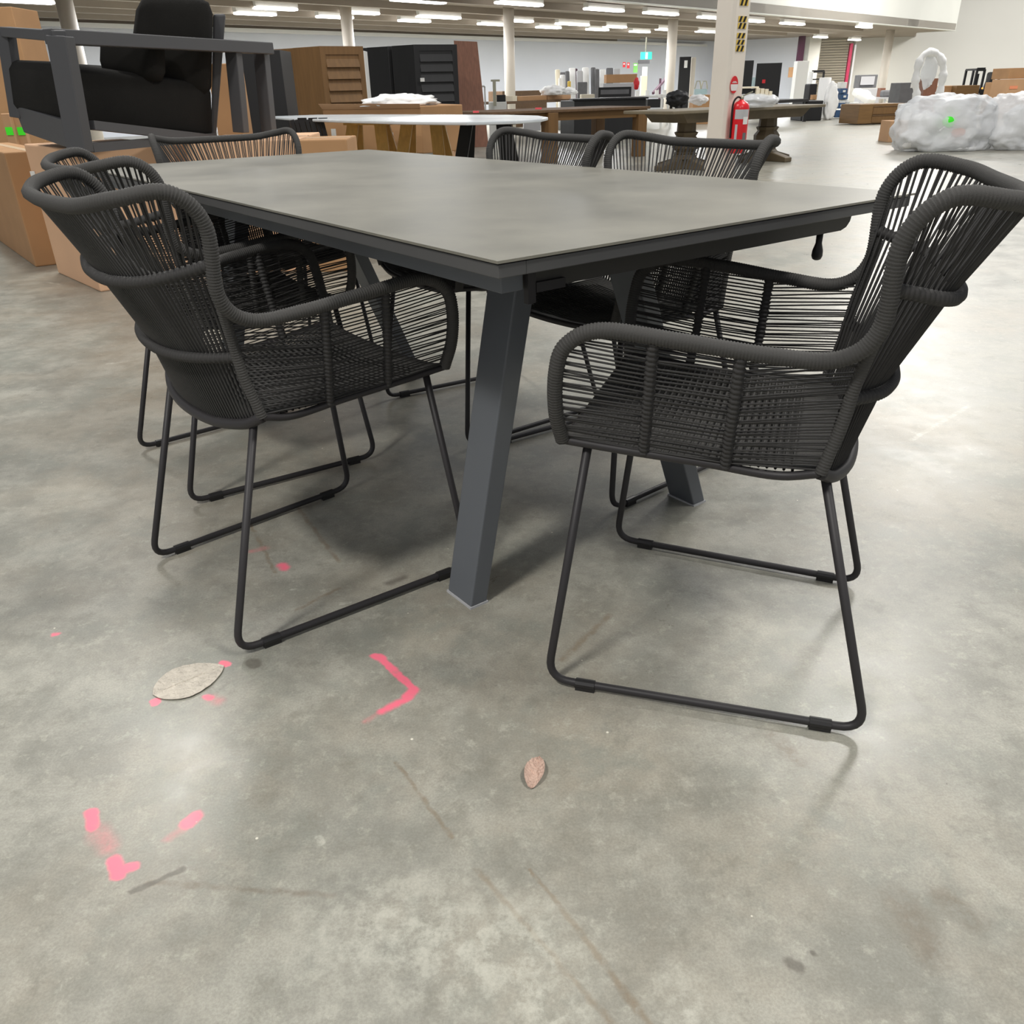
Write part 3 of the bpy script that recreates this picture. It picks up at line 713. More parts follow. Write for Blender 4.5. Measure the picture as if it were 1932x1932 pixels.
# white topped trestle table
tt = thing('trestle_table', 'long narrow trestle table with a pale rounded top on light wooden trestles', 'table')
tp = [at(*q, .75) for q in ((508, 219.5), (560, 223.5), (650, 226.5), (760, 229), (880, 230), (975, 227.5), (1022, 224), (1034, 221), (1016, 218), (960, 216.5), (820, 215.8), (700, 215.6), (600, 216.2))]
MB().prism([(p.x, p.y) for p in tp], .728, .75).build('tabletop', M['marble'], tt, bevel=.006)
def trestle(cx, D, m, w=.16, sp=.16):
    p = aty(cx, 226, D); b = MB(); b.bar((p.x - w - .05, p.y + .1, .71), (p.x + w + .05, p.y - .1, .71), .09, .035)
    for sx in (-1, 1):
        for sy in (-1, 1):
            b.bar((p.x + sx * w * .8 + sy * .01, p.y - sx * .08 + sy * .03, .70), (p.x + sx * (w + .07) + sy * .05, p.y - sx * .08 + sy * (sp + .12), .0), .05, .10, up=(1, 0, 0))
    return b.build('trestle', m, tt, bevel=.004)
trestle(694, 7.9, M['beech']); trestle(797, 7.7, M['beech'])
o_ = trestle(916, 7.3, M['blackm'], .18, .16)

# long brown wooden table
wt = thing('wooden_table', 'long brown wooden dining table with square legs behind the trestle table', 'table')
L1 = at(1037, 307); L2 = at(1204, 295); d_ = (L2 - L1).normalized(); q_ = Vector((-.55, .95, 0))
zt2 = zrow(L1.x, L1.y, 207)
A0 = L1 - d_ * 1.0 - q_ * .08; A1 = L2 + d_ * .12 - q_ * .08
MB().prism([A0, A1, A1 + q_ * 1.1, A0 + q_ * 1.1], zt2 - .035, zt2).build('tabletop', M['walnut'], wt, bevel=.006)
b = MB(); 
for u0, u1 in ((L1 - d_ * .8, L2), (L1 - d_ * .8 + q_ * .95, L2 + q_ * .95), (L2, L2 + q_ * .95)): b.bar((u0.x, u0.y, zt2 - .09), (u1.x, u1.y, zt2 - .09), .03, .10)
b.build('apron', M['oak'], wt)
for p in (L1, L2, L1 + q_ * .95 - d_ * .1, L2 + q_ * .95): MB().bar((p.x, p.y, 0), (p.x, p.y, zt2 - .036), .20 if (p - L1).length < .01 else .15, .16, up=tuple(d_)).build('leg', M['oakv'], wt, bevel=.006)
# pink tape on the tables
for (x0, x1, y, D, lb) in ((892, 903, 201, 11.9, 'small pink tape scrap on the left end of the brown table'), (1010, 1022, 201, 13.0, 'small red pink tape scrap in the middle of the brown table')):
    a, b_ = span(x0, x1, y, D); o = bx(a, b_, .06, zt2, zt2 + .022).build('tape_scrap', M['pink']); tag(o, lb, 'tape')
# black cabinet behind it
ba, bb = at(1083, 262), at(1216, 256)
zt3 = zrow(ba.x, ba.y, 190)
cab = bx(ba, bb, .7, .03, zt3).build('black_chest', M['black'], bevel=.01); tag(cab, 'wide low black cabinet behind the brown wooden table', 'cabinet')
MB().prism([ba + Vector((-.04, -.05, 0)), bb + Vector((.04, -.05, 0)), bb + Vector((.04, .8, 0)), ba + Vector((-.04, .8, 0))], zt3, zt3 + .03).build('top_board', M['blackm'], cab)
MB().prism([ba + Vector((0.1, .1, 0)), bb + Vector((-.1, .1, 0)), bb + Vector((-.1, .6, 0)), ba + Vector((.1, .6, 0))], 0, .03).build('plinth', M['blackm'], cab)

# pedestal dining table
pt = thing('pedestal_table', 'long grey brown dining table on two turned pedestals beside the white column', 'table')
Pa, Pb = at(1290, 318), at(1441, 303); dd_ = (Pb - Pa).normalized(); nn_ = Vector((-dd_.y, dd_.x, 0))
ztp = zrow(Pa.x, Pa.y, 206)
def pos2(px, py):
    # point on the pedestal line seen at px
    r = ray(px, py); den = r.x * dd_.y - r.y * dd_.x
    t = (Pa.x * dd_.y - Pa.y * dd_.x) / den; return Vector((r.x * t, r.y * t, 0))
Ta, Tb = pos2(1222, 205), pos2(1508, 203)
MB().prism([Ta - nn_ * .42, Tb - nn_ * .42, Tb + nn_ * .42, Ta + nn_ * .42], ztp - .035, ztp).build('tabletop', M['greywoodt'], pt, bevel=.008)
ap_ = MB(); A, B = Ta.lerp(Tb, .09), Ta.lerp(Tb, .93)
A2, B2 = Ta.lerp(Tb, .13), Ta.lerp(Tb, .89)
ap_.hexa([(A2 - nn_ * .30)[:2] + (ztp - .14,), (B2 - nn_ * .30)[:2] + (ztp - .14,), (B2 + nn_ * .30)[:2] + (ztp - .14,), (A2 + nn_ * .30)[:2] + (ztp - .14,)],
         [(A - nn_ * .33)[:2] + (ztp - .035,), (B - nn_ * .33)[:2] + (ztp - .035,), (B + nn_ * .33)[:2] + (ztp - .035,), (A + nn_ * .33)[:2] + (ztp - .035,)])
ap_.build('apron', M['greywood'], pt)
h = ztp - .14
for p in (Pa, Pb):
    pr = [(.10, .09), (.17, .12), (.14, .15), (.135, .17), (.15, .18), (.115, .20), (.165, .24), (.17, .32), (.125, h * .70), (.14, h * .74), (.15, h * .78), (.12, h * .80), (.115, h)]
    MB().lathe(pr, 8, (p.x, p.y)).build('pedestal', M['greywood'], pt)
    b = MB()
    for dv in (dd_ * .46, nn_ * .40, -dd_ * .46, -nn_ * .40):
        s_n = Vector((-dv.y, dv.x, 0)).normalized() * .07
        b.hexa([p - s_n, p + dv - s_n, p + dv + s_n, p + s_n], [Vector((p.x, p.y, .155)) - s_n, Vector((p.x, p.y, .055)) + dv * 1.0 - s_n, Vector((p.x, p.y, .055)) + dv + s_n, Vector((p.x, p.y, .155)) + s_n])
    b.build('foot', M['greywood'], pt, bevel=.01)

# ================================================================ COLUMNS, EXTINGUISHER, LAMPS
pc = aty(1372, 150, 8.75); R45 = Vector((math.cos(.62), math.sin(.62), 0)); R46 = Vector((-R45.y, R45.x, 0))
hw = .105
cl = MB().prism([Vector((pc.x, pc.y, 0)) + R45 * a * hw + R46 * b * hw for a, b in ((-1, -.75), (-.75, -1), (1, -1), (1, 1), (-1, 1))], 0, 7.5).build('column_1', M['col'], bevel=.004)
struct(cl)
# right-hand face of the column: from corner (-.75,-1) to (1,-1)
c0 = Vector((pc.x, pc.y, 0)) + R45 * -.75 * hw - R46 * hw; fd = R45; fn = -R46
def onface(s0, s1, z0, z1, m, name, t=.003, off_=0.001, parent=None):
    a = c0 + fd * s0 + fn * off_; b = c0 + fd * s1 + fn * off_
    return MB().prism([a + fn * t, b + fn * t, b, a], z0, z1).build(name, m, parent)
for k, (yt, yb) in enumerate(((-6, 10), (30, 41), (43, 54), (62, 72), (75, 84), (86, 97))):
    zb_, zt_ = zrow(c0.x, c0.y, yb), zrow(c0.x, c0.y, yt)
    s = onface(.035, .150, zb_, zt_, M['yellow'], 'hazard_strip')
    for j in range(2):
        a = c0 + fd * (.040 + j * .055) + fn * .0045; w_ = .028
        e = MB(); f_ = fn * .001
        e.hexa([a, a + fd * w_, a + fd * w_ + f_, a + f_], [a + fd * .022, a + fd * (w_ + .022), a + fd * (w_ + .022) + f_, a + fd * .022 + f_])
        e.v = [(x, y, zb_ + (0 if i < 4 else zt_ - zb_)) for i, (x, y, z) in enumerate(e.v)]
        e.build('black_stripe', M['blackm'], s)
    tag(s, ['topmost', 'second', 'third', 'fourth', 'fifth', 'lowest'][k] + ' yellow and black striped hazard strip on the white column', 'hazard tape', 'hazard strips on the column')
# oval sign
sc_ = c0 + fd * .045 + fn * .012; zc_s = zrow(c0.x, c0.y, 160); hs = (zrow(c0.x, c0.y, 143) - zrow(c0.x, c0.y, 176)) / 2
def disc(name, m, parent, rx, rz, z, cut=None, t=.004, o=0):
    b = MB(); pts = []
    for i in range(40):
        a = 2 * math.pi * i / 40; q = rz * math.sin(a)
        if cut: q = max(cut[0] * rz, min(cut[1] * rz, q))
        x = rx * math.sqrt(max(0, 1 - (q / rz) ** 2)) * (1 if math.cos(a) >= 0 else -1)
        pts.append((x, q))
    A_ = [sc_ + fd * x + fn * o + Vector((0, 0, z + q)) for x, q in pts]; B_ = [p + fn * t for p in A_]; n = len(pts)
    b.poly(A_ + B_, [tuple(range(n - 1, -1, -1)), tuple(range(n, 2 * n))] + [(i, (i + 1) % n, n + (i + 1) % n, n + i) for i in range(n)])
    return b.build(name, m, parent)
sg = disc('fire_sign', M['signred'], None, .052, hs, zc_s); tag(sg, 'red and white oval fire extinguisher sign on the white column', 'sign')
disc('white_field', M['white'], sg, .050, hs * .97, zc_s, cut=(-.72, .05), t=.001, o=.004)
for k, wdt in ((.32, .022), (.20, .034)):
    a = sc_ + fn * .0045; MB().prism([a - fd * wdt + fn * .001, a + fd * wdt + fn * .001, a + fd * wdt, a - fd * wdt], zc_s + hs * k, zc_s + hs * (k + .07)).build('lettering', M['white'], sg)
# extinguisher
ec = c0 + fd * .075 + fn * .095; ez0 = zrow(ec.x, ec.y, 289); ez1 = zrow(ec.x, ec.y, 190); r = .078
ex = thing('fire_extinguisher', 'red fire extinguisher with white labels hung on the white column', 'fire extinguisher', (ec.x, ec.y, 0))
hh = ez1 - ez0
MB().lathe([(r * .9, ez0), (r, ez0 + .012), (r, ez0 + hh * .86), (r * .93, ez0 + hh * .92), (r * .7, ez0 + hh * .97), (r * .35, ez0 + hh), (.02, ez0 + hh + .01)], 28).build('cylinder', M['red'], ex, smooth=True)
MB().lathe([(.018, ez1 + .005), (.02, ez1 + .03), (.012, ez1 + .04)], 14).build('valve', M['chrome'], ex, smooth=True)
MB().bar((0, 0, ez1 + .035), (.09, -.03, ez1 + .075), .018, .012).build('lever', M['chrome'], ex)
MB().tube(cr([(.0, 0, ez1 + .02), (-.05, -.03, ez1 + .03), (-.085, -.03, ez1 - .03), (-.083, -.02, ez1 - .2), (-.082, -.02, ez0 + hh * .3)], 8), .009, 8).build('hose', M['blackm'], ex, smooth=True)
def label_arc(z0, z1, a0, a1, m, name):
    b = MB(); n = 12
    for k in range(n + 1):
        a = a0 + (a1 - a0) * k / n
        for rr in (r + .0005, r + .0015):
            for z in (z0, z1): b.v.append((rr * math.cos(a), rr * math.sin(a), z))
    for k in range(n):
        i = k * 4; b.f.append((i + 2, i + 6, i + 7, i + 3))
    return b.build(name, m, ex)
A_ = -math.pi / 2
label_arc(ez0 + hh * .66, ez0 + hh * .84, A_ - .9, A_ + .95, M['lgrey'], 'label')
label_arc(ez0 + hh * .56, ez0 + hh * .70, A_ + .15, A_ + .85, M['white'], 'label')
label_arc(ez0 + hh * .16, ez0 + hh * .56, A_ - .75, A_ - .45, M['lgrey'], 'label')
label_arc(ez0 + hh * .16, ez0 + hh * .19, A_ - .75, A_ + .6, M['lgrey'], 'label')
label_arc(ez0 + hh * .22, ez0 + hh * .40, A_ + .25, A_ + .75, M['grey'], 'label')
MB().box(-.03, .03, r - .01, .10, ez0 + hh * .5, ez0 + hh * .62).build('bracket', M['blackm'], ex)

def column(k, px, py, D, rr, top=HC, m='col'):
    p = aty(px, py, D); o = MB().lathe([(rr, 0), (rr, top)], 20, (p.x, p.y)).build('column_%d' % k, M[m], smooth=True); struct(o)
column(2, 961, 110, 23.5, .135); column(3, 656, 60, 22.5, .14); column(4, 1266, 110, 28.5, .15); column(5, 1672, 110, 40, .17, HC + .02); column(6, 127, 30, 17.5, .15)
# battens under the slab
def batten(px, py, L, w, lb, on=True):
    p = at(px, py, HC - .16); t = thing('batten_light', lb, 'ceiling light', (p.x, p.y, 0), math.atan2(E1.y, E1.x), 'battens under the mezzanine')
    MB().box(-L / 2, L / 2, -w / 2, w / 2, HC - .12, HC - .02).build('housing', M['white'], t)
    MB().box(-L / 2 + .02, L / 2 - .02, -w / 2 - .03, w / 2 + .03, HC - .17, HC - .12).build('diffuser', M['lamp'], t, bevel=.02)
LT = [(980, 9, 'above the long brown table, nearest the viewer'), (1140, 20, 'brightest, over the cushion stack'), (1247, 27, 'right of the brightest one, before the column'), (1345, 35, 'touching the white extinguisher column on its left'),
      (790, 4, 'cut by the picture top above the black cabinets'), (520, 18, 'left of the far round column, upper of two'), (482, 28, 'leftmost small one above the tall black cabinet'), (632, 34, 'small one just left of the far round column'),
      (680, 26, 'just right of the far round column'), (828, 34, 'wide one over the black cabinets'), (782, 41, 'small one beside the wide one over black cabinets'), (928, 47, 'small one left of the second round column'),
      (979, 41, 'just right of the second round column'), (1080, 47, 'wide far one over the cushion stack'), (1035, 53, 'small far one left of the wide far one'), (1127, 57, 'small far one above the red wall signs'),
      (1160, 52, 'upper far one above the exit sign'), (1207, 61, 'lowest far one directly above the exit sign'), (1256, 57, 'beside the third round column, on its left'), (1335, 61, 'wide far one left of the extinguisher column'),
      (1422, 41, 'just right of the hazard strips'), (1495, 46, 'brightest one right of the hazard strips'), (1630, 52, 'upper one near the mezzanine corner'), (1612, 76, 'lower one above the roller door'),
      (1548, 71, 'small dim one above the roller door pier'), (48, 5, 'in the top left corner above the tall carton')]
for i, (px, py, lb) in enumerate(LT):
    batten(px, py, 1.5 if i in (0, 1, 2, 3, 4, 9, 13, 19, 21) else 1.1, .16, 'white batten light under the mezzanine, ' + lb)

# ================================================================ FAR CLUTTER UNDER THE MEZZANINE
def pole(mb, px, py0, py1, D, r):
    a = aty(px, (py0 + py1) / 2, D); mb.tube([(a.x, a.y, max(0, zrow(a.x, a.y, py1))), (a.x, a.y, zrow(a.x, a.y, py0))], r, 8); return mb
# second brown table line with low cartons and white bags on it
a, b = span(946, 1085, 196, 19.5, 21.5); zt_ = zrow(a.x, a.y, 192)
o = thing('side_table', 'long low brown table behind the brown wooden table, carrying cartons and white bags', 'table')
bx(a, b, .8, zt_ - .05, zt_).build('tabletop', M['walnut'], o)
for q in (.05, .95):
    p = a.lerp(b, q); MB().bar((p.x, p.y + .1, 0), (p.x, p.y + .1, zt_ - .05), .08).build('leg', M['walnut'], o)
a2_, b2_ = a + Vector((.05, .1, 0)), b + Vector((-.05, .1, 0))
for (f0_, f1_, yt, m, lb) in ((.12, .18, 181, 'cream', 'small cream box at the left end of the far brown table'), (.19, .60, 182, 'card2', 'long flat cardboard carton on the far brown table'), (.62, .97, 180, 'card', 'open cardboard carton holding white bags on the far brown table')):
    p, q = a2_.lerp(b2_, f0_), a2_.lerp(b2_, f1_); z = zrow(p.x, p.y, yt)
    o2 = bx(p, q, .5, zt_ + .001, z).build('small_carton', M[m]); tag(o2, lb, 'box')
    zl = z
for (px, py, rx, rz, lb) in ((1043, 175, .26, .12, 'larger crumpled white bag lying over the far cartons'), (1074, 176, .16, .09, 'smaller crumpled white bag at the right end of the far cartons')):
    p = aty(px, py, 21); o = blob('white_bag', (p.x, p.y, zl + rz * .6), (rx, .2, rz), M['whitefoam'], px, .25, 2.5, flat=zl + .002); tag(o, lb, 'bag')
fbox('wooden_bench', 'long dark brown bench board along the back wall behind the second round column', 'bench', M['walnut'], 948, 1032, 171, 184, 24.5, .5, D1=26.0, floor=True)
# slim white stand, black box and white frames near the reddish panel
o = MB(); pole(o, 933, 152, 200, 18.5, .035); a, b = span(926, 943, 154, 18.5); z = zrow(a.x, a.y, 154); bx(a, b, .15, z, z + .035, o)
o = o.build('floor_stand', M['chrome']); tag(o, 'slim pale floor stand with a flat dark head, left of the second round column', 'stand')
fbox('black_box', 'small black box beside the slim floor stand', 'box', M['blackm'], 937, 954, 179, 192, 18.8, .3)
fbox('white_plinth', 'white plinth under the small black box', 'plinth', M['white'], 922, 956, 192.5, 214, 18.6, .6, floor=True)
o = MB(); a, b = span(905, 915, 180, 17.5)
for p in (a, b): o.bar((p.x, p.y, 0), (p.x, p.y, zrow(p.x, p.y, 163)), .03)
o.bar((a.x, a.y, zrow(a.x, a.y, 163)), (b.x, b.y, zrow(b.x, b.y, 163)), .03); o = o.build('clothes_frame', M['white']); tag(o, 'thin white frame right of the reddish wooden panel', 'frame')
# pale cabinet and white bag seen between the wooden table legs
fbox('pale_cabinet', 'low pale grey cabinet seen beneath the brown wooden table, left of its thick leg', 'cabinet', M['lgrey'], 988, 1020, 226, 247, 20.5, .6, floor=False)
p = aty(1063, 240, 20.0); o = blob('white_bag', (p.x, p.y, .30), (.22, .2, .2), M['whitefoam'], 77, .25, 2.4, flat=.002); tag(o, 'white bag on the floor seen beneath the brown wooden table', 'bag')
# leaning cushions
ST = [(1051, 1060, 131, 'cream', 'narrow cream one at the left end'), (1060, 1070, 141, 'whitefoam', 'curved white one in front, near the left end'), (1060, 1072, 136, 'grey', 'grey one, third from the left'), (1070, 1078, 134, 'grey', 'tall grey one beside the white curved one'),
      (1077, 1089, 128, 'whitefoam', 'tall white one with dark edge'), (1088, 1093, 129, 'purple', 'thin dark red one'), (1091, 1103, 133, 'lgrey', 'pale wide one in the middle'), (1102, 1114, 127, 'plastic', 'plastic wrapped one in the middle'),
      (1118, 1127, 127, 'grey', 'tallest charcoal grey one'), (1126, 1134, 130, 'grey', 'charcoal grey one right of the tallest'), (1135, 1146, 131, 'whitefoam', 'white wide one left of the open carton'), (1147, 1160, 128, 'grey', 'grey one above the open carton'), (1161, 1173, 129, 'lgrey', 'plastic topped grey one at the right end')]
for i, (x0, x1, yt, mk, lb) in enumerate(ST):
    D = 25.5 + (i % 3) * .22 - (.5 if i in (1, 3) else 0)
    a, b = span(x0, x1, 150, D); z = zrow(a.x, a.y, yt); mm = M['whitefoam'] if mk == 'plastic' else M[mk]
    o = MB().hexa([a, b, b + Vector((0, .13, 0)), a + Vector((0, .13, 0))], [a + Vector((-.05, .02, z)), b + Vector((-.05, .02, z)), b + Vector((-.05, .15, z)), a + Vector((-.05, .15, z))]).build('leaning_cushion', mm, bevel=.03, smooth=True)
    tag(o, 'upright cushion in the back wall stack: ' + lb, 'cushion', 'cushion slabs stacked by the back wall')
for (x0, x1, yt, D, mk, lb) in ((1090, 1108, 155, 24.2, 'grey', 'dark grey'), (1054, 1060, 147, 24.4, 'whitefoam', 'thin white'), (1071, 1077, 153, 24.3, 'yellow', 'thin yellow')):
    a, b = span(x0, x1, 170, D); o = bx(a, b, .12, 0, zrow(a.x, a.y, yt)).build('small_slab', M[mk], bevel=.02); tag(o, lb + ' short slab standing in front of the cushion stack', 'cushion')
# open carton, white unit and black frame
fbox('open_carton', 'open brown cardboard carton on the white unit, below the red wall signs', 'box', M['card2'], 1144, 1202, 140, 156, 22.0, .5)
fbox('white_unit', 'white unit beneath the open carton, behind the black frame', 'unit', M['lgrey'], 1138, 1198, 157, 187, 22.0, .6)
a, b = span(1129, 1191, 174, 20.5); z0 = zrow(a.x, a.y, 184); z1 = zrow(a.x, a.y, 165)
o = MB(); w = (b - a).normalized() * .05
bx(a, b, .05, z1 - .05, z1, o); bx(a, b, .05, z0, z0 + .06, o); bx(a, a + w, .05, z0 + .06, z1 - .05, o); bx(b - w, b, .05, z0 + .06, z1 - .05, o)
o = o.build('mirror_frame', M['blackm']); tag(o, 'black rectangular frame standing on the wide low black cabinet', 'frame')
bx(a + w, b - w, .02, z0 + .06, z1 - .05).build('mirror_glass', M['grey'], o)
a, b = span(1188, 1206, 155, 21.6); o = blob('red_bag', ((b.x + a.x) / 2 + .05, a.y, zrow(b.x, b.y, 158)), (.06, .05, .12), M['signred'], 5, .2, 2); tag(o, 'small red bag hanging at the right side of the open carton', 'bag')
o, *_ = fbox('paper_pile', 'flat cream and dark pile of papers on the left of the wide low black cabinet', 'papers', M['cream'], 1097, 1122, 178, 186, 19.9, .4)
# wall signs, exit sign, tall white boards
for (x0, x1, y0, y1, m, lb) in ((1175, 1180, 117, 127, 'signred', 'left one of two small red wall signs'), (1183, 1188, 118, 129, 'signred', 'right one of two small red wall signs'), (1195, 1203, 119, 137, 'greenp', 'small green and white wall notice below the exit sign')):
    o = patch('wall_sign', M[m], x0, x1, y0, y1, 37.0); tag(o, lb, 'sign')
    q = patch('sign_text', M['white'], x0 + 1.4, x1 - 1.4, y0 + 2, y0 + 5, 36.9); q.parent = o
o = thing('exit_sign', 'lit green exit sign hanging below the far lights', 'exit sign')
patch('sign_box', M['exit'], 1209, 1230, 98, 112, 31.0, parent=o, t=.06); patch('running_figure', M['exitw'], 1218, 1222, 99, 111, 30.97, parent=o)
q = MB(); pole(q, 1219, 70, 98, 31.05, .02); q.build('rod', M['chrome'], o)
fbox('tall_board', 'tall narrow white board leaning below the exit sign, back one', 'board', M['white'], 1212, 1221, 126, 180, 31.2, .15, floor=True)
fbox('tall_board', 'shorter narrow cream board below the exit sign, front one', 'board', M['cream'], 1209, 1221, 143, 180, 29.5, .15, floor=True)
fbox('wall_light', 'grey emergency light with twin heads just under the exit sign', 'light', M['grey'], 1205, 1226, 113, 120, 33, .2)
o = MB(); p0, p1, p2 = aty(1232, 176, 34), aty(1262, 141, 36), aty(1246, 148, 35)
o.bar(p0, p1, .08); o.bar((p2.x, p2.y, .2), tuple(p2), .07); p3 = aty(1262, 150, 36); o.bar((p3.x, p3.y, .0), (p3.x, p3.y, zrow(p3.x, p3.y, 104)), .10)
o = o.build('stair_rail', M['purple']); tag(o, 'dark red stair handrail against the corner wall left of the third round column', 'handrail')
o, *_ = fbox('black_door_slab', 'tall black door panel with a white sheet of paper, right of the third round column', 'panel', M['blackm'], 1281, 1302, 107, 182, 31.0, .10, floor=True)
q = patch('paper_notice', M['white'], 1291, 1297, 114, 128, 30.98); q.parent = o
fbox('white_door_edge', 'pale door slab standing just right of the tall black door panel', 'panel', M['col'], 1303, 1311, 108, 180, 31.2, .5, floor=True)
# white tables, black plastic, dark stools
for (x0, x1, yt, D, lb) in ((1195, 1262, 181, 24, 'long white table left of the third round column'), (1250, 1268, 178, 22, 'small white table with thin legs before the third round column')):
    a, b = span(x0, x1, yt, D); z = zrow(a.x, a.y, yt); t = thing('white_table', lb, 'table'); bx(a, b, .6, z - .06, z).build('tabletop', M['white'], t)
    for p in (a, b): MB().bar((p.x, p.y + .05, 0), (p.x, p.y + .05, z - .06), .05).build('leg', M['white'], t)
    if x0 == 1195:
        for k, px in enumerate((1203, 1222, 1240, 1254)):
            q, r_ = span(px - 3, px + 3, 176, D + .2); z9 = zrow(q.x, q.y, yt); o = bx(q, r_, .12, z + .001, z + .12).build('white_cup', M['white']); tag(o, ['leftmost', 'second', 'third', 'rightmost'][k] + ' small white pot on the long white table', 'pot', 'white pots on the white table')
fbox('black_low_unit', 'black low unit beneath the long white table', 'unit', M['blackm'], 1222, 1252, 187, 203, 23.6, .4)
p = aty(1277, 186, 19); o = blob('black_cover', (p.x, p.y, p.z), (.20, .16, .14), M['blackm'], 9, .3, 1.8); tag(o, 'black draped cover heap in front of the black door panel, above the pedestal table', 'cover')
o = MB()
for px in (1266, 1276, 1286): pole(o, px, 185, 225, 19, .03)
o = o.build('stool', M['blackm']); tag(o, 'dark stool legs under the black draped cover', 'stool')
fbox('cardboard_row', 'brown cartons in a row behind the pedestal table, left of the white column', 'box', M['card2'], 1308, 1342, 179, 203, 24, .5, floor=True)
p = aty(1318, 188, 21); o = blob('wrapped_bundle', (p.x, p.y, p.z), (.19, .16, .10), M['plastic'], 13, .3, 2.4); tag(o, 'bundle in clear plastic before the brown cartons, left of the white column', 'bundle')
for (px, D, lb) in ((1316, 29, 'left glass panel with a pale handle, far behind the pedestal table'), (1328, 29.3, 'right glass panel with a pale handle, far behind the pedestal table')):
    o, a, b, z0, z1 = fbox('glass_panel', lb, 'panel', M['teal'], px - 6, px + 6, 168, 182, D, .02, bevel=0, floor=True)
    q = MB().tube([Vector((a.x, a.y, z1)), Vector((a.x + .05, a.y, z1 + .22)), Vector((b.x - .05, b.y, z1 + .22)), Vector((b.x, b.y, z1))], .02, 6).build('handle', M['chrome'], o)
# on the pedestal table: plastic wrapped heap, dark box, foam blocks
p = aty(1425, 188, 11.2); o = blob('wrapped_bundle', (p.x, p.y, ztp + .075), (.27, .16, .085), M['plastic'], 21, .22, 2.4, flat=ztp + .001); tag(o, 'clear plastic wrapped bundle on the pedestal table beside the extinguisher', 'bundle')
fbox('dark_box', 'slim dark box resting on the plastic wrapped bundle', 'box', M['blackm'], 1398, 1428, 168, 177, 11.15, .25)
a, b = span(1391, 1432, 166, 11.12); o = bx(a, b, .28, zrow(a.x, a.y, 167.5), zrow(a.x, a.y, 164)).build('foam_sheet', M['cream'], bevel=.004); tag(o, 'thin cream foam sheet over the slim dark box', 'foam')
for k, (x0, x1, y0, y1, lb) in enumerate(((1427, 1434, 166, 178, 'leftmost'), (1435, 1442, 167, 181, 'middle'), (1443, 1450, 168, 182, 'third'), (1451, 1457, 172, 183, 'rightmost, tilted'))):
    fbox('foam_block', lb + ' cream foam block beside the slim dark box', 'foam', M['cream'], x0, x1, y0, y1, 11.1 + .01 * k, .12, group='cream foam blocks on the bundle', bevel=.004)
# right of the column
o, *_ = fbox('black_board', 'narrow tall black panel immediately right of the white extinguisher column', 'panel', M['blackm'], 1400, 1419, 114, 190, 30.0, .2, floor=True)
o, *_ = fbox('black_board', 'wide black panel with a small red mark, leaning behind the pedestal table', 'panel', M['blackm'], 1424, 1471, 119, 205, 28.5, .15, D1=28.3, floor=True)
q = patch('red_mark', M['signred'], 1438, 1444, 150, 157, 28.3); q.parent = o
fbox('teal_box', 'small teal strip between the two black panels', 'strip', M['teal'], 1419, 1425, 146, 180, 29.5, .1)
fbox('brown_notice', 'small brown square board on the wall left of the white wrapped slab', 'board', M['card2'], 1488, 1499, 127, 146, 42.5, .06)
o, *_ = fbox('white_slab', 'tall white wrapped slab standing before the pier left of the roller door', 'slab', M['white'], 1499, 1521, 115, 215, 30.0, .35, floor=True)
fbox('white_sheet', 'narrow white plastic sheet trailing at the right side of the tall white slab', 'sheet', M['plastic'], 1522, 1530, 135, 215, 30.2, .2, floor=True)
o = MB(); p = aty(1511, 92, 41.5); z9 = zrow(p.x, p.y, 68); o.bar((p.x, p.y, 0), (p.x, p.y, min(HC, z9)), .24); o = o.build('steel_post', M['purple']); tag(o, 'dark purple steel post on the wall above the tall white slab', 'post')
o = MB(); p = aty(1601, 120, 45.5); o.bar((p.x, p.y, 0), (p.x, p.y, zrow(p.x, p.y, 82)), .14); o = o.build('wall_pipe', M['crimson']); tag(o, 'crimson vertical pipe at the right edge of the roller door', 'pipe')
o = MB(); p = aty(1609, 120, 45.4); o.bar((p.x, p.y, 0), (p.x, p.y, zrow(p.x, p.y, 84)), .08); o = o.build('conduit', M['lgrey']); tag(o, 'thin grey conduit right of the crimson pipe', 'pipe')
# low black bench / table group
t = thing('low_table', 'long low black table with open front behind the pedestal table', 'table'); a, b = span(1450, 1525, 200, 22.5, 24.0); z = zrow(a.x, a.y, 190)
bx(a, b, .9, z - .07, z).build('tabletop', M['blackm'], t)
for q in (.03, .97):
    p = a.lerp(b, q); MB().bar((p.x, p.y + .1, 0), (p.x, p.y + .1, z - .07), .08).build('leg', M['blackm'], t)
fbox('black_crate', 'large black cube crate at the right end of the low black table', 'crate', M['blackm'], 1513, 1552, 190, 222, 24.5, .9, floor=True, bevel=.02)
fbox('dark_armchair', 'dark small armchair with brown seat behind the black cube crate', 'chair', M['blackm'], 1527, 1541, 158, 190, 27, .5, floor=True, bevel=.03)
fbox('brown_carton', 'little brown carton on the dark armchair behind the black crate', 'box', M['card2'], 1533, 1541, 179, 188, 26.5, .2)
o = MB(); a, b = span(1532, 1554, 140, 33); z1 = zrow(a.x, a.y, 135)
for p in (a, b): o.bar((p.x, p.y, 0), (p.x, p.y, z1), .06)
o.bar((a.x, a.y, z1), (b.x, b.y, z1), .08); o.bar((a.x, a.y, z1 - .25), (b.x, b.y, z1 - .25), .04); o = o.build('trolley_handle', M['blackm']); tag(o, 'black trolley handle in front of the roller door', 'trolley')
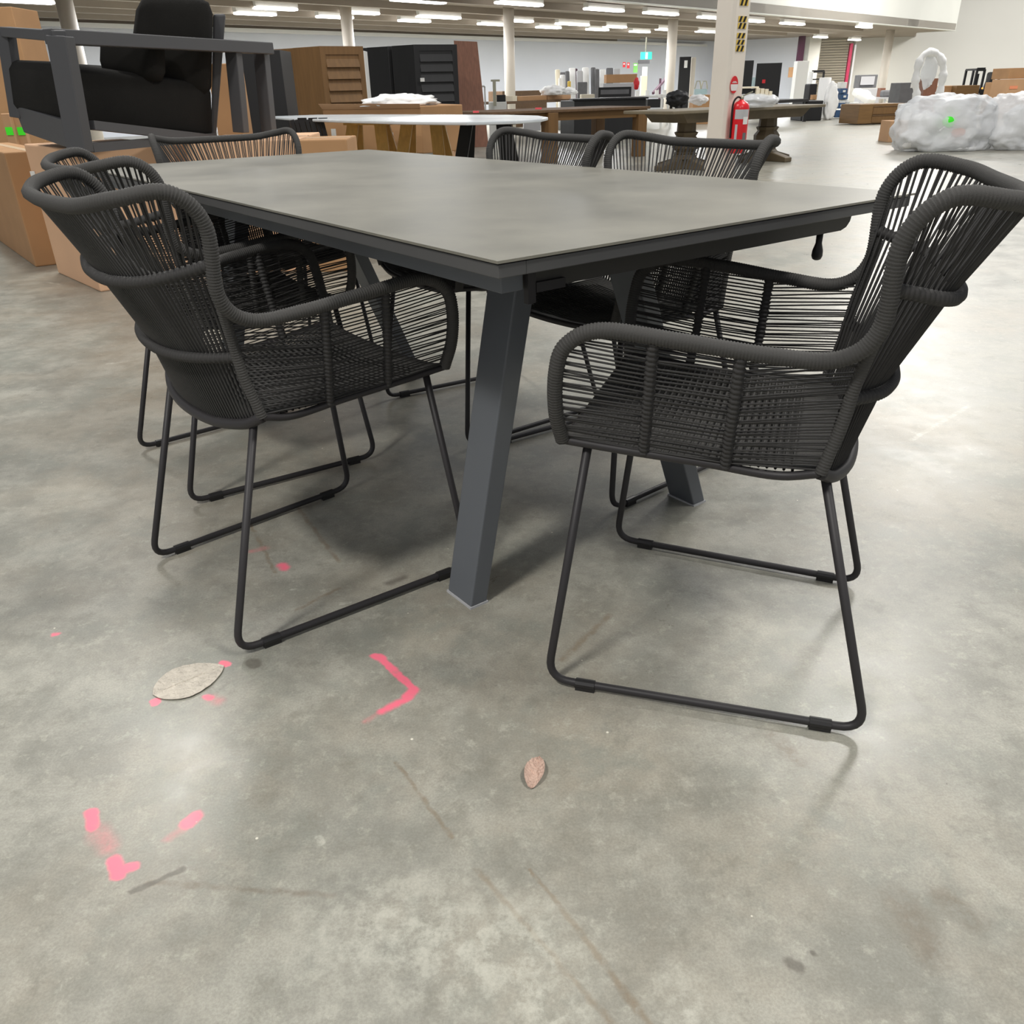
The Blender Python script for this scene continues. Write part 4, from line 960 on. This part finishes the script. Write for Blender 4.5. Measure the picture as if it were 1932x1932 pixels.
# white foam roll, sheet
p = aty(1553, 180, 25.8); o = MB().lathe([(.15, 0), (.16, .02), (.16, zrow(p.x, p.y, 147)), (.14, zrow(p.x, p.y, 147) + .01)], 24, (p.x, p.y)).build('foam_roll', M['whitefoam'], smooth=True); tag(o, 'tall white foam roll standing right of the black cube crate', 'roll')
p = aty(1566, 200, 24.8); o = blob('crumpled_sheet', (p.x, p.y, .42), (.17, .1, .45), M['whitefoam'], 31, .25, 2.5, flat=.002); tag(o, 'crumpled white sheet standing at the right of the foam roll', 'sheet')
# stacked crates
CR = [(1588, 1598, 155, 166, 'white', 'topmost white crate'), (1586, 1599, 167, 176, 'blue', 'upper blue crate'), (1587, 1600, 177, 187, 'blue', 'middle blue crate'), (1585, 1601, 188, 196, 'white', 'white crate in the middle'),
      (1582, 1594, 194, 204, 'blue', 'blue crate below the middle'), (1595, 1603, 192, 210, 'lgrey', 'pale tub'), (1577, 1600, 208, 221, 'blue', 'lowest wide blue crate')]
for k, (x0, x1, y0, y1, m, lb) in enumerate(CR):
    o, *_ = fbox('plastic_crate', lb + ' of the crate tower before the roller door', 'crate', M[m], x0, x1, y0, y1 + .8, 25.6 - (k % 3) * .02, .35, group='crate tower before the roller door', bevel=.01)
    if m == 'blue': q = patch('crate_label', M['white'], (x0 + x1) / 2 - 2, (x0 + x1) / 2 + 3, y0 + 3, y0 + 7, 25.5); q.parent = o
fbox('green_bin', 'light green bin beside the blue crates', 'bin', M['greenp'], 1600, 1611, 196, 222, 25.5, .4, floor=True, bevel=.02)
fbox('white_tub', 'white tub between the green bin and the brown sideboard', 'bin', M['white'], 1609, 1619, 193, 222, 25.0, .35, floor=True, bevel=.02)
p = aty(1628, 178, 31); o = blob('white_bundle', (p.x, p.y, p.z), (.24, .2, .12), M['whitefoam'], 41, .25, 2.3); tag(o, 'long white wrapped bundle sloping above the brown sideboard', 'bundle')
o = MB().bar(aty(1614, 172, 31.2), aty(1646, 192, 30.5), .35, .25).build('white_bundle', M['whitefoam'], bevel=.08, smooth=True); tag(o, 'tilted white wrapped tube leaning down toward the brown sideboard', 'bundle')
# monitor style grey unit
o, *_ = fbox('grey_screen', 'large grey screen unit left of the far slim column', 'screen', M['grey'], 1619, 1655, 141, 166, 34, .4, bevel=.02)
q = patch('screen_face', M['lgrey'], 1624, 1650, 144, 160, 33.95); q.parent = o
fbox('white_appliance', 'white low appliance below the large grey screen unit', 'appliance', M['lgrey'], 1625, 1660, 167, 190, 33.5, .6, floor=True)
o = thing('work_table', 'grey metal work table at the foot of the far slim column', 'table'); a, b = span(1650, 1693, 186, 32); z = zrow(a.x, a.y, 184)
bx(a, b, .7, z - .05, z).build('tabletop', M['lgrey'], o)
for p in (a, b, a.lerp(b, .5)): MB().bar((p.x, p.y + .05, 0), (p.x, p.y + .05, z - .05), .05).build('leg', M['lgrey'], o)
fbox('engine_part', 'dark lumpy machine part on the grey metal work table', 'machine', M['grey'], 1668, 1690, 170, 183, 32.1, .4, bevel=.06)
fbox('reddish_box', 'reddish small box left of the machine part', 'box', M['redwood'], 1661, 1670, 166, 183, 32.6, .3)
o, *_ = fbox('grey_cabinet', 'dark grey cabinet with a white sticker left of the wrapped white ring', 'cabinet', M['grey'], 1697, 1728, 156, 200, 26, .7, floor=True)
q = patch('sticker', M['white'], 1718, 1724, 158, 166, 25.98); q.parent = o
o, *_ = fbox('dark_brown_cabinet', 'dark reddish brown cabinet seen through the wrapped white ring', 'cabinet', M['redwood'], 1742, 1766, 148, 200, 24, .5, floor=True)
q = patch('sticker', M['white'], 1754, 1759, 150, 160, 23.98); q.parent = o
# brown sideboard
a, b = at(1617, 236), at(1702, 233); a2_ = a + Vector((-.1, .85, 0)); z = zrow(a.x, a.y, 197)
t = thing('sideboard', 'low brown wooden sideboard with two long drawers standing alone on the open floor', 'sideboard')
dvec = Vector((-.25, 1, 0)).normalized(); bx(a, b, .75, .02, z, dv=dvec).build('body', M['oak'], t, bevel=.01)
for (q0, q1) in ((.10, .42), (.50, .85)):
    p, q = a.lerp(b, .30) + Vector((0, -.012, 0)), a.lerp(b, .97) + Vector((0, -.012, 0))
    bx(p, q, .012, z * q0, z * q1).build('drawer', M['oakv'], t, bevel=.004)
    bx(p + Vector((0, -.01, 0)), q + Vector((0, -.01, 0)), .01, z * q1 + .004, z * q1 + .02).build('drawer_lip', M['walnut'], t)
# forklift, far right
t = thing('forklift', 'dark forklift truck with an overhead guard and orange lamp, far right before the tall wall', 'forklift')
a, b = span(1838, 1882, 160, 30); z1 = zrow(a.x, a.y, 131); z2 = zrow(a.x, a.y, 168)
g = MB()
for p in (a, a.lerp(b, .32), a.lerp(b, .55), b):
    hgt = z1 if (p - a).length < (b - a).length * .4 else z1 - .12
    g.bar((p.x, p.y, .5), (p.x, p.y, hgt), .06); g.bar((p.x + .1, p.y + .9, .5), (p.x + .1, p.y + .9, hgt), .06)
g.bar((a.x, a.y, z1), (a.lerp(b, .32).x, a.lerp(b, .32).y, z1), .07, .1); g.bar((a.lerp(b, .55).x, b.y, z1 - .12), (b.x, b.y, z1 - .12), .07, .07); g.bar((b.x, b.y, z1 - .12), (b.x + .1, b.y + .9, z1 - .12), .06); g.bar((a.x, a.y, z1), (a.x + .1, a.y + .9, z1), .06)
g.build('overhead_guard', M['blackm'], t)
bx(a + Vector((-.2, 0, 0)), b + Vector((.2, 0, 0)), 1.2, .25, z2).build('body', M['blackm'], t, bevel=.05)
for p in (a.lerp(b, .1), a.lerp(b, .9)): 
    w = MB().lathe([(.24, -.1), (.26, -.06), (.26, .06), (.24, .1)], 20).build('wheel', M['rubber'], t, smooth=True); w.rotation_euler = (0, math.pi / 2, 0); w.location = (p.x, p.y - .02, .26)
p = aty(1871, 150, 29.6); MB().tube([(p.x - .1, p.y, z2), (p.x, p.y, zrow(p.x, p.y, 138))], .12, 8).build('seat_back', M['blackm'], t)
q = patch('orange_lamp', M['lamp'], 1852, 1855, 165, 168, 29.5); q.parent = t
q.data.materials[0] = mat('orange_lamp_glass', lin(255, 150, 60), .4, emit=(lin(255, 150, 60), 2.0))
# cartons on the right
CT = [(1768, 1802, 162, 190, 27.5, 'card2', 'low brown carton directly right of the wrapped ring, in the long row'), (1803, 1846, 161, 190, 27.2, 'oak', 'long brown carton left of the forklift, in the long row'), (1884, 1898, 155, 200, 25, 'card2', 'narrow brown carton right of the forklift'),
      (1899, 1945, 149, 200, 23, 'card', 'wide cardboard carton at the right picture edge with a red print'), (1904, 1945, 128, 148.5, 23.1, 'card2', 'upper cardboard carton stacked at the right picture edge')]
for k, (x0, x1, yt, yb, D, m, lb) in enumerate(CT):
    o, a, b, z0, z1 = fbox('cardboard_box', lb, 'box', M[m], x0, x1, yt, yb, D, .8, floor=(k != 4))
    if k == 3: q = patch('red_print', M['orange'], 1905, 1920, 162, 168, D - .01); q.parent = o
# ================================================================ PLASTIC SACKS IN THE MIDDLE DISTANCE
fbox('cardboard_box', 'small cardboard carton on the floor left of the big plastic sack', 'box', M['card'], 1678, 1712, 228, 266, 15.2, .4, floor=True)
o, a, b, z0, z1 = fbox('white_bin', 'white tapered bin with a rim behind the small cardboard carton', 'bin', M['white'], 1704, 1728, 196, 262, 15.9, .35, floor=True, bevel=.02)
def sack(px0, px1, yt, yb, seed, lb):
    cpx = (px0 + px1) / 2; g = at(cpx, yb); l, r_ = aty(px0, yb - 30, g.y), aty(px1, yb - 30, g.y); rx = (r_.x - l.x) / 2 * 1.02
    h = zrow(g.x, g.y + .3, yt); o = blob('plastic_sack', (g.x, g.y + rx * .55, h * .42), (rx * .94, rx * .55, h * .56), M['bag'], seed, .14, 2.3, flat=.004, sub=5, boxy=.72); tag(o, lb, 'sack'); return g, rx, h
g, rx, h = sack(1703, 1886, 178, 287, 3, 'big cloudy plastic sack full of white foam with a green scrap, on the open floor')
rnd = random.Random(5)
for k in range(7):
    x = g.x + (-.62, -.28, .1, .45, -.45, .3, .0)[k] * rx; z = (.18, .15, .17, .2, .40, .42, .62)[k] * h / .8
    o = blob('foam_lump', (x, g.y + rx * .35 + .1 * (k % 2), z), (rx * .30, rx * .22, h * .19), M['whitefoam'], k + 50, .3, 2.2, flat=.01, sub=3)
    tag(o, 'white foam lump inside the big plastic sack', 'foam', 'foam lumps in the big sack')
p = aty(1791, 230, g.y + .02); o = blob('green_scrap', (p.x, p.y, p.z), (.085, .03, .065), M['green'], 8, .3, 2, sub=3); tag(o, 'bright green scrap showing in the big plastic sack', 'scrap')
p = aty(1808, 250, g.y + .05); o = blob('orange_scrap', (p.x, p.y, p.z), (.085, .03, .055), M['orange'], 9, .3, 2, sub=3); tag(o, 'orange scrap showing low in the big plastic sack', 'scrap')
g2, rx2, h2 = sack(1876, 2060, 172, 284, 6, 'second cloudy plastic sack cut by the right picture edge, behind the big one')
for k in range(4):
    o = blob('foam_lump', (g2.x + (-.5, -.1, -.35, .2)[k] * rx2, g2.y + rx2 * .4, (.2, .2, .55, .5)[k] * h2), (rx2 * .32, rx2 * .22, h2 * .22), M['whitefoam'], k + 80, .3, 2.2, flat=.01, sub=3)
    tag(o, 'white foam lump inside the second plastic sack', 'foam', 'foam lumps in the second sack')
# wrapped white ring shape behind the sacks
t = thing('wrapped_arch', 'white arch shaped item wrapped in clear plastic standing behind the big plastic sack', 'arch')
D = 17.5; path = [(1727, 210), (1729, 182), (1727, 158), (1731, 130), (1739, 108), (1753, 99), (1766, 101), (1776, 112), (1780, 135), (1776, 160), (1772, 178), (1766, 184)]
pts = []
for px, py in path: pts.append(aty(px, py, D))
pts[0].z = 0.02
w = resample(cr(pts, 6), n=60)
MB().tube(w, .07, 12, rf=lambda i: .066 + .012 * math.sin(i * .9) + .006 * math.sin(i * 2.3)).build('arch', M['whitefoam'], t, smooth=True)
p = aty(1753, 132, D + .1)
o = blob('wrap', (p.x, p.y, p.z), (.13, .05, .28), M['plastic'], 15, .3, 2.2, parent=t, sub=3)
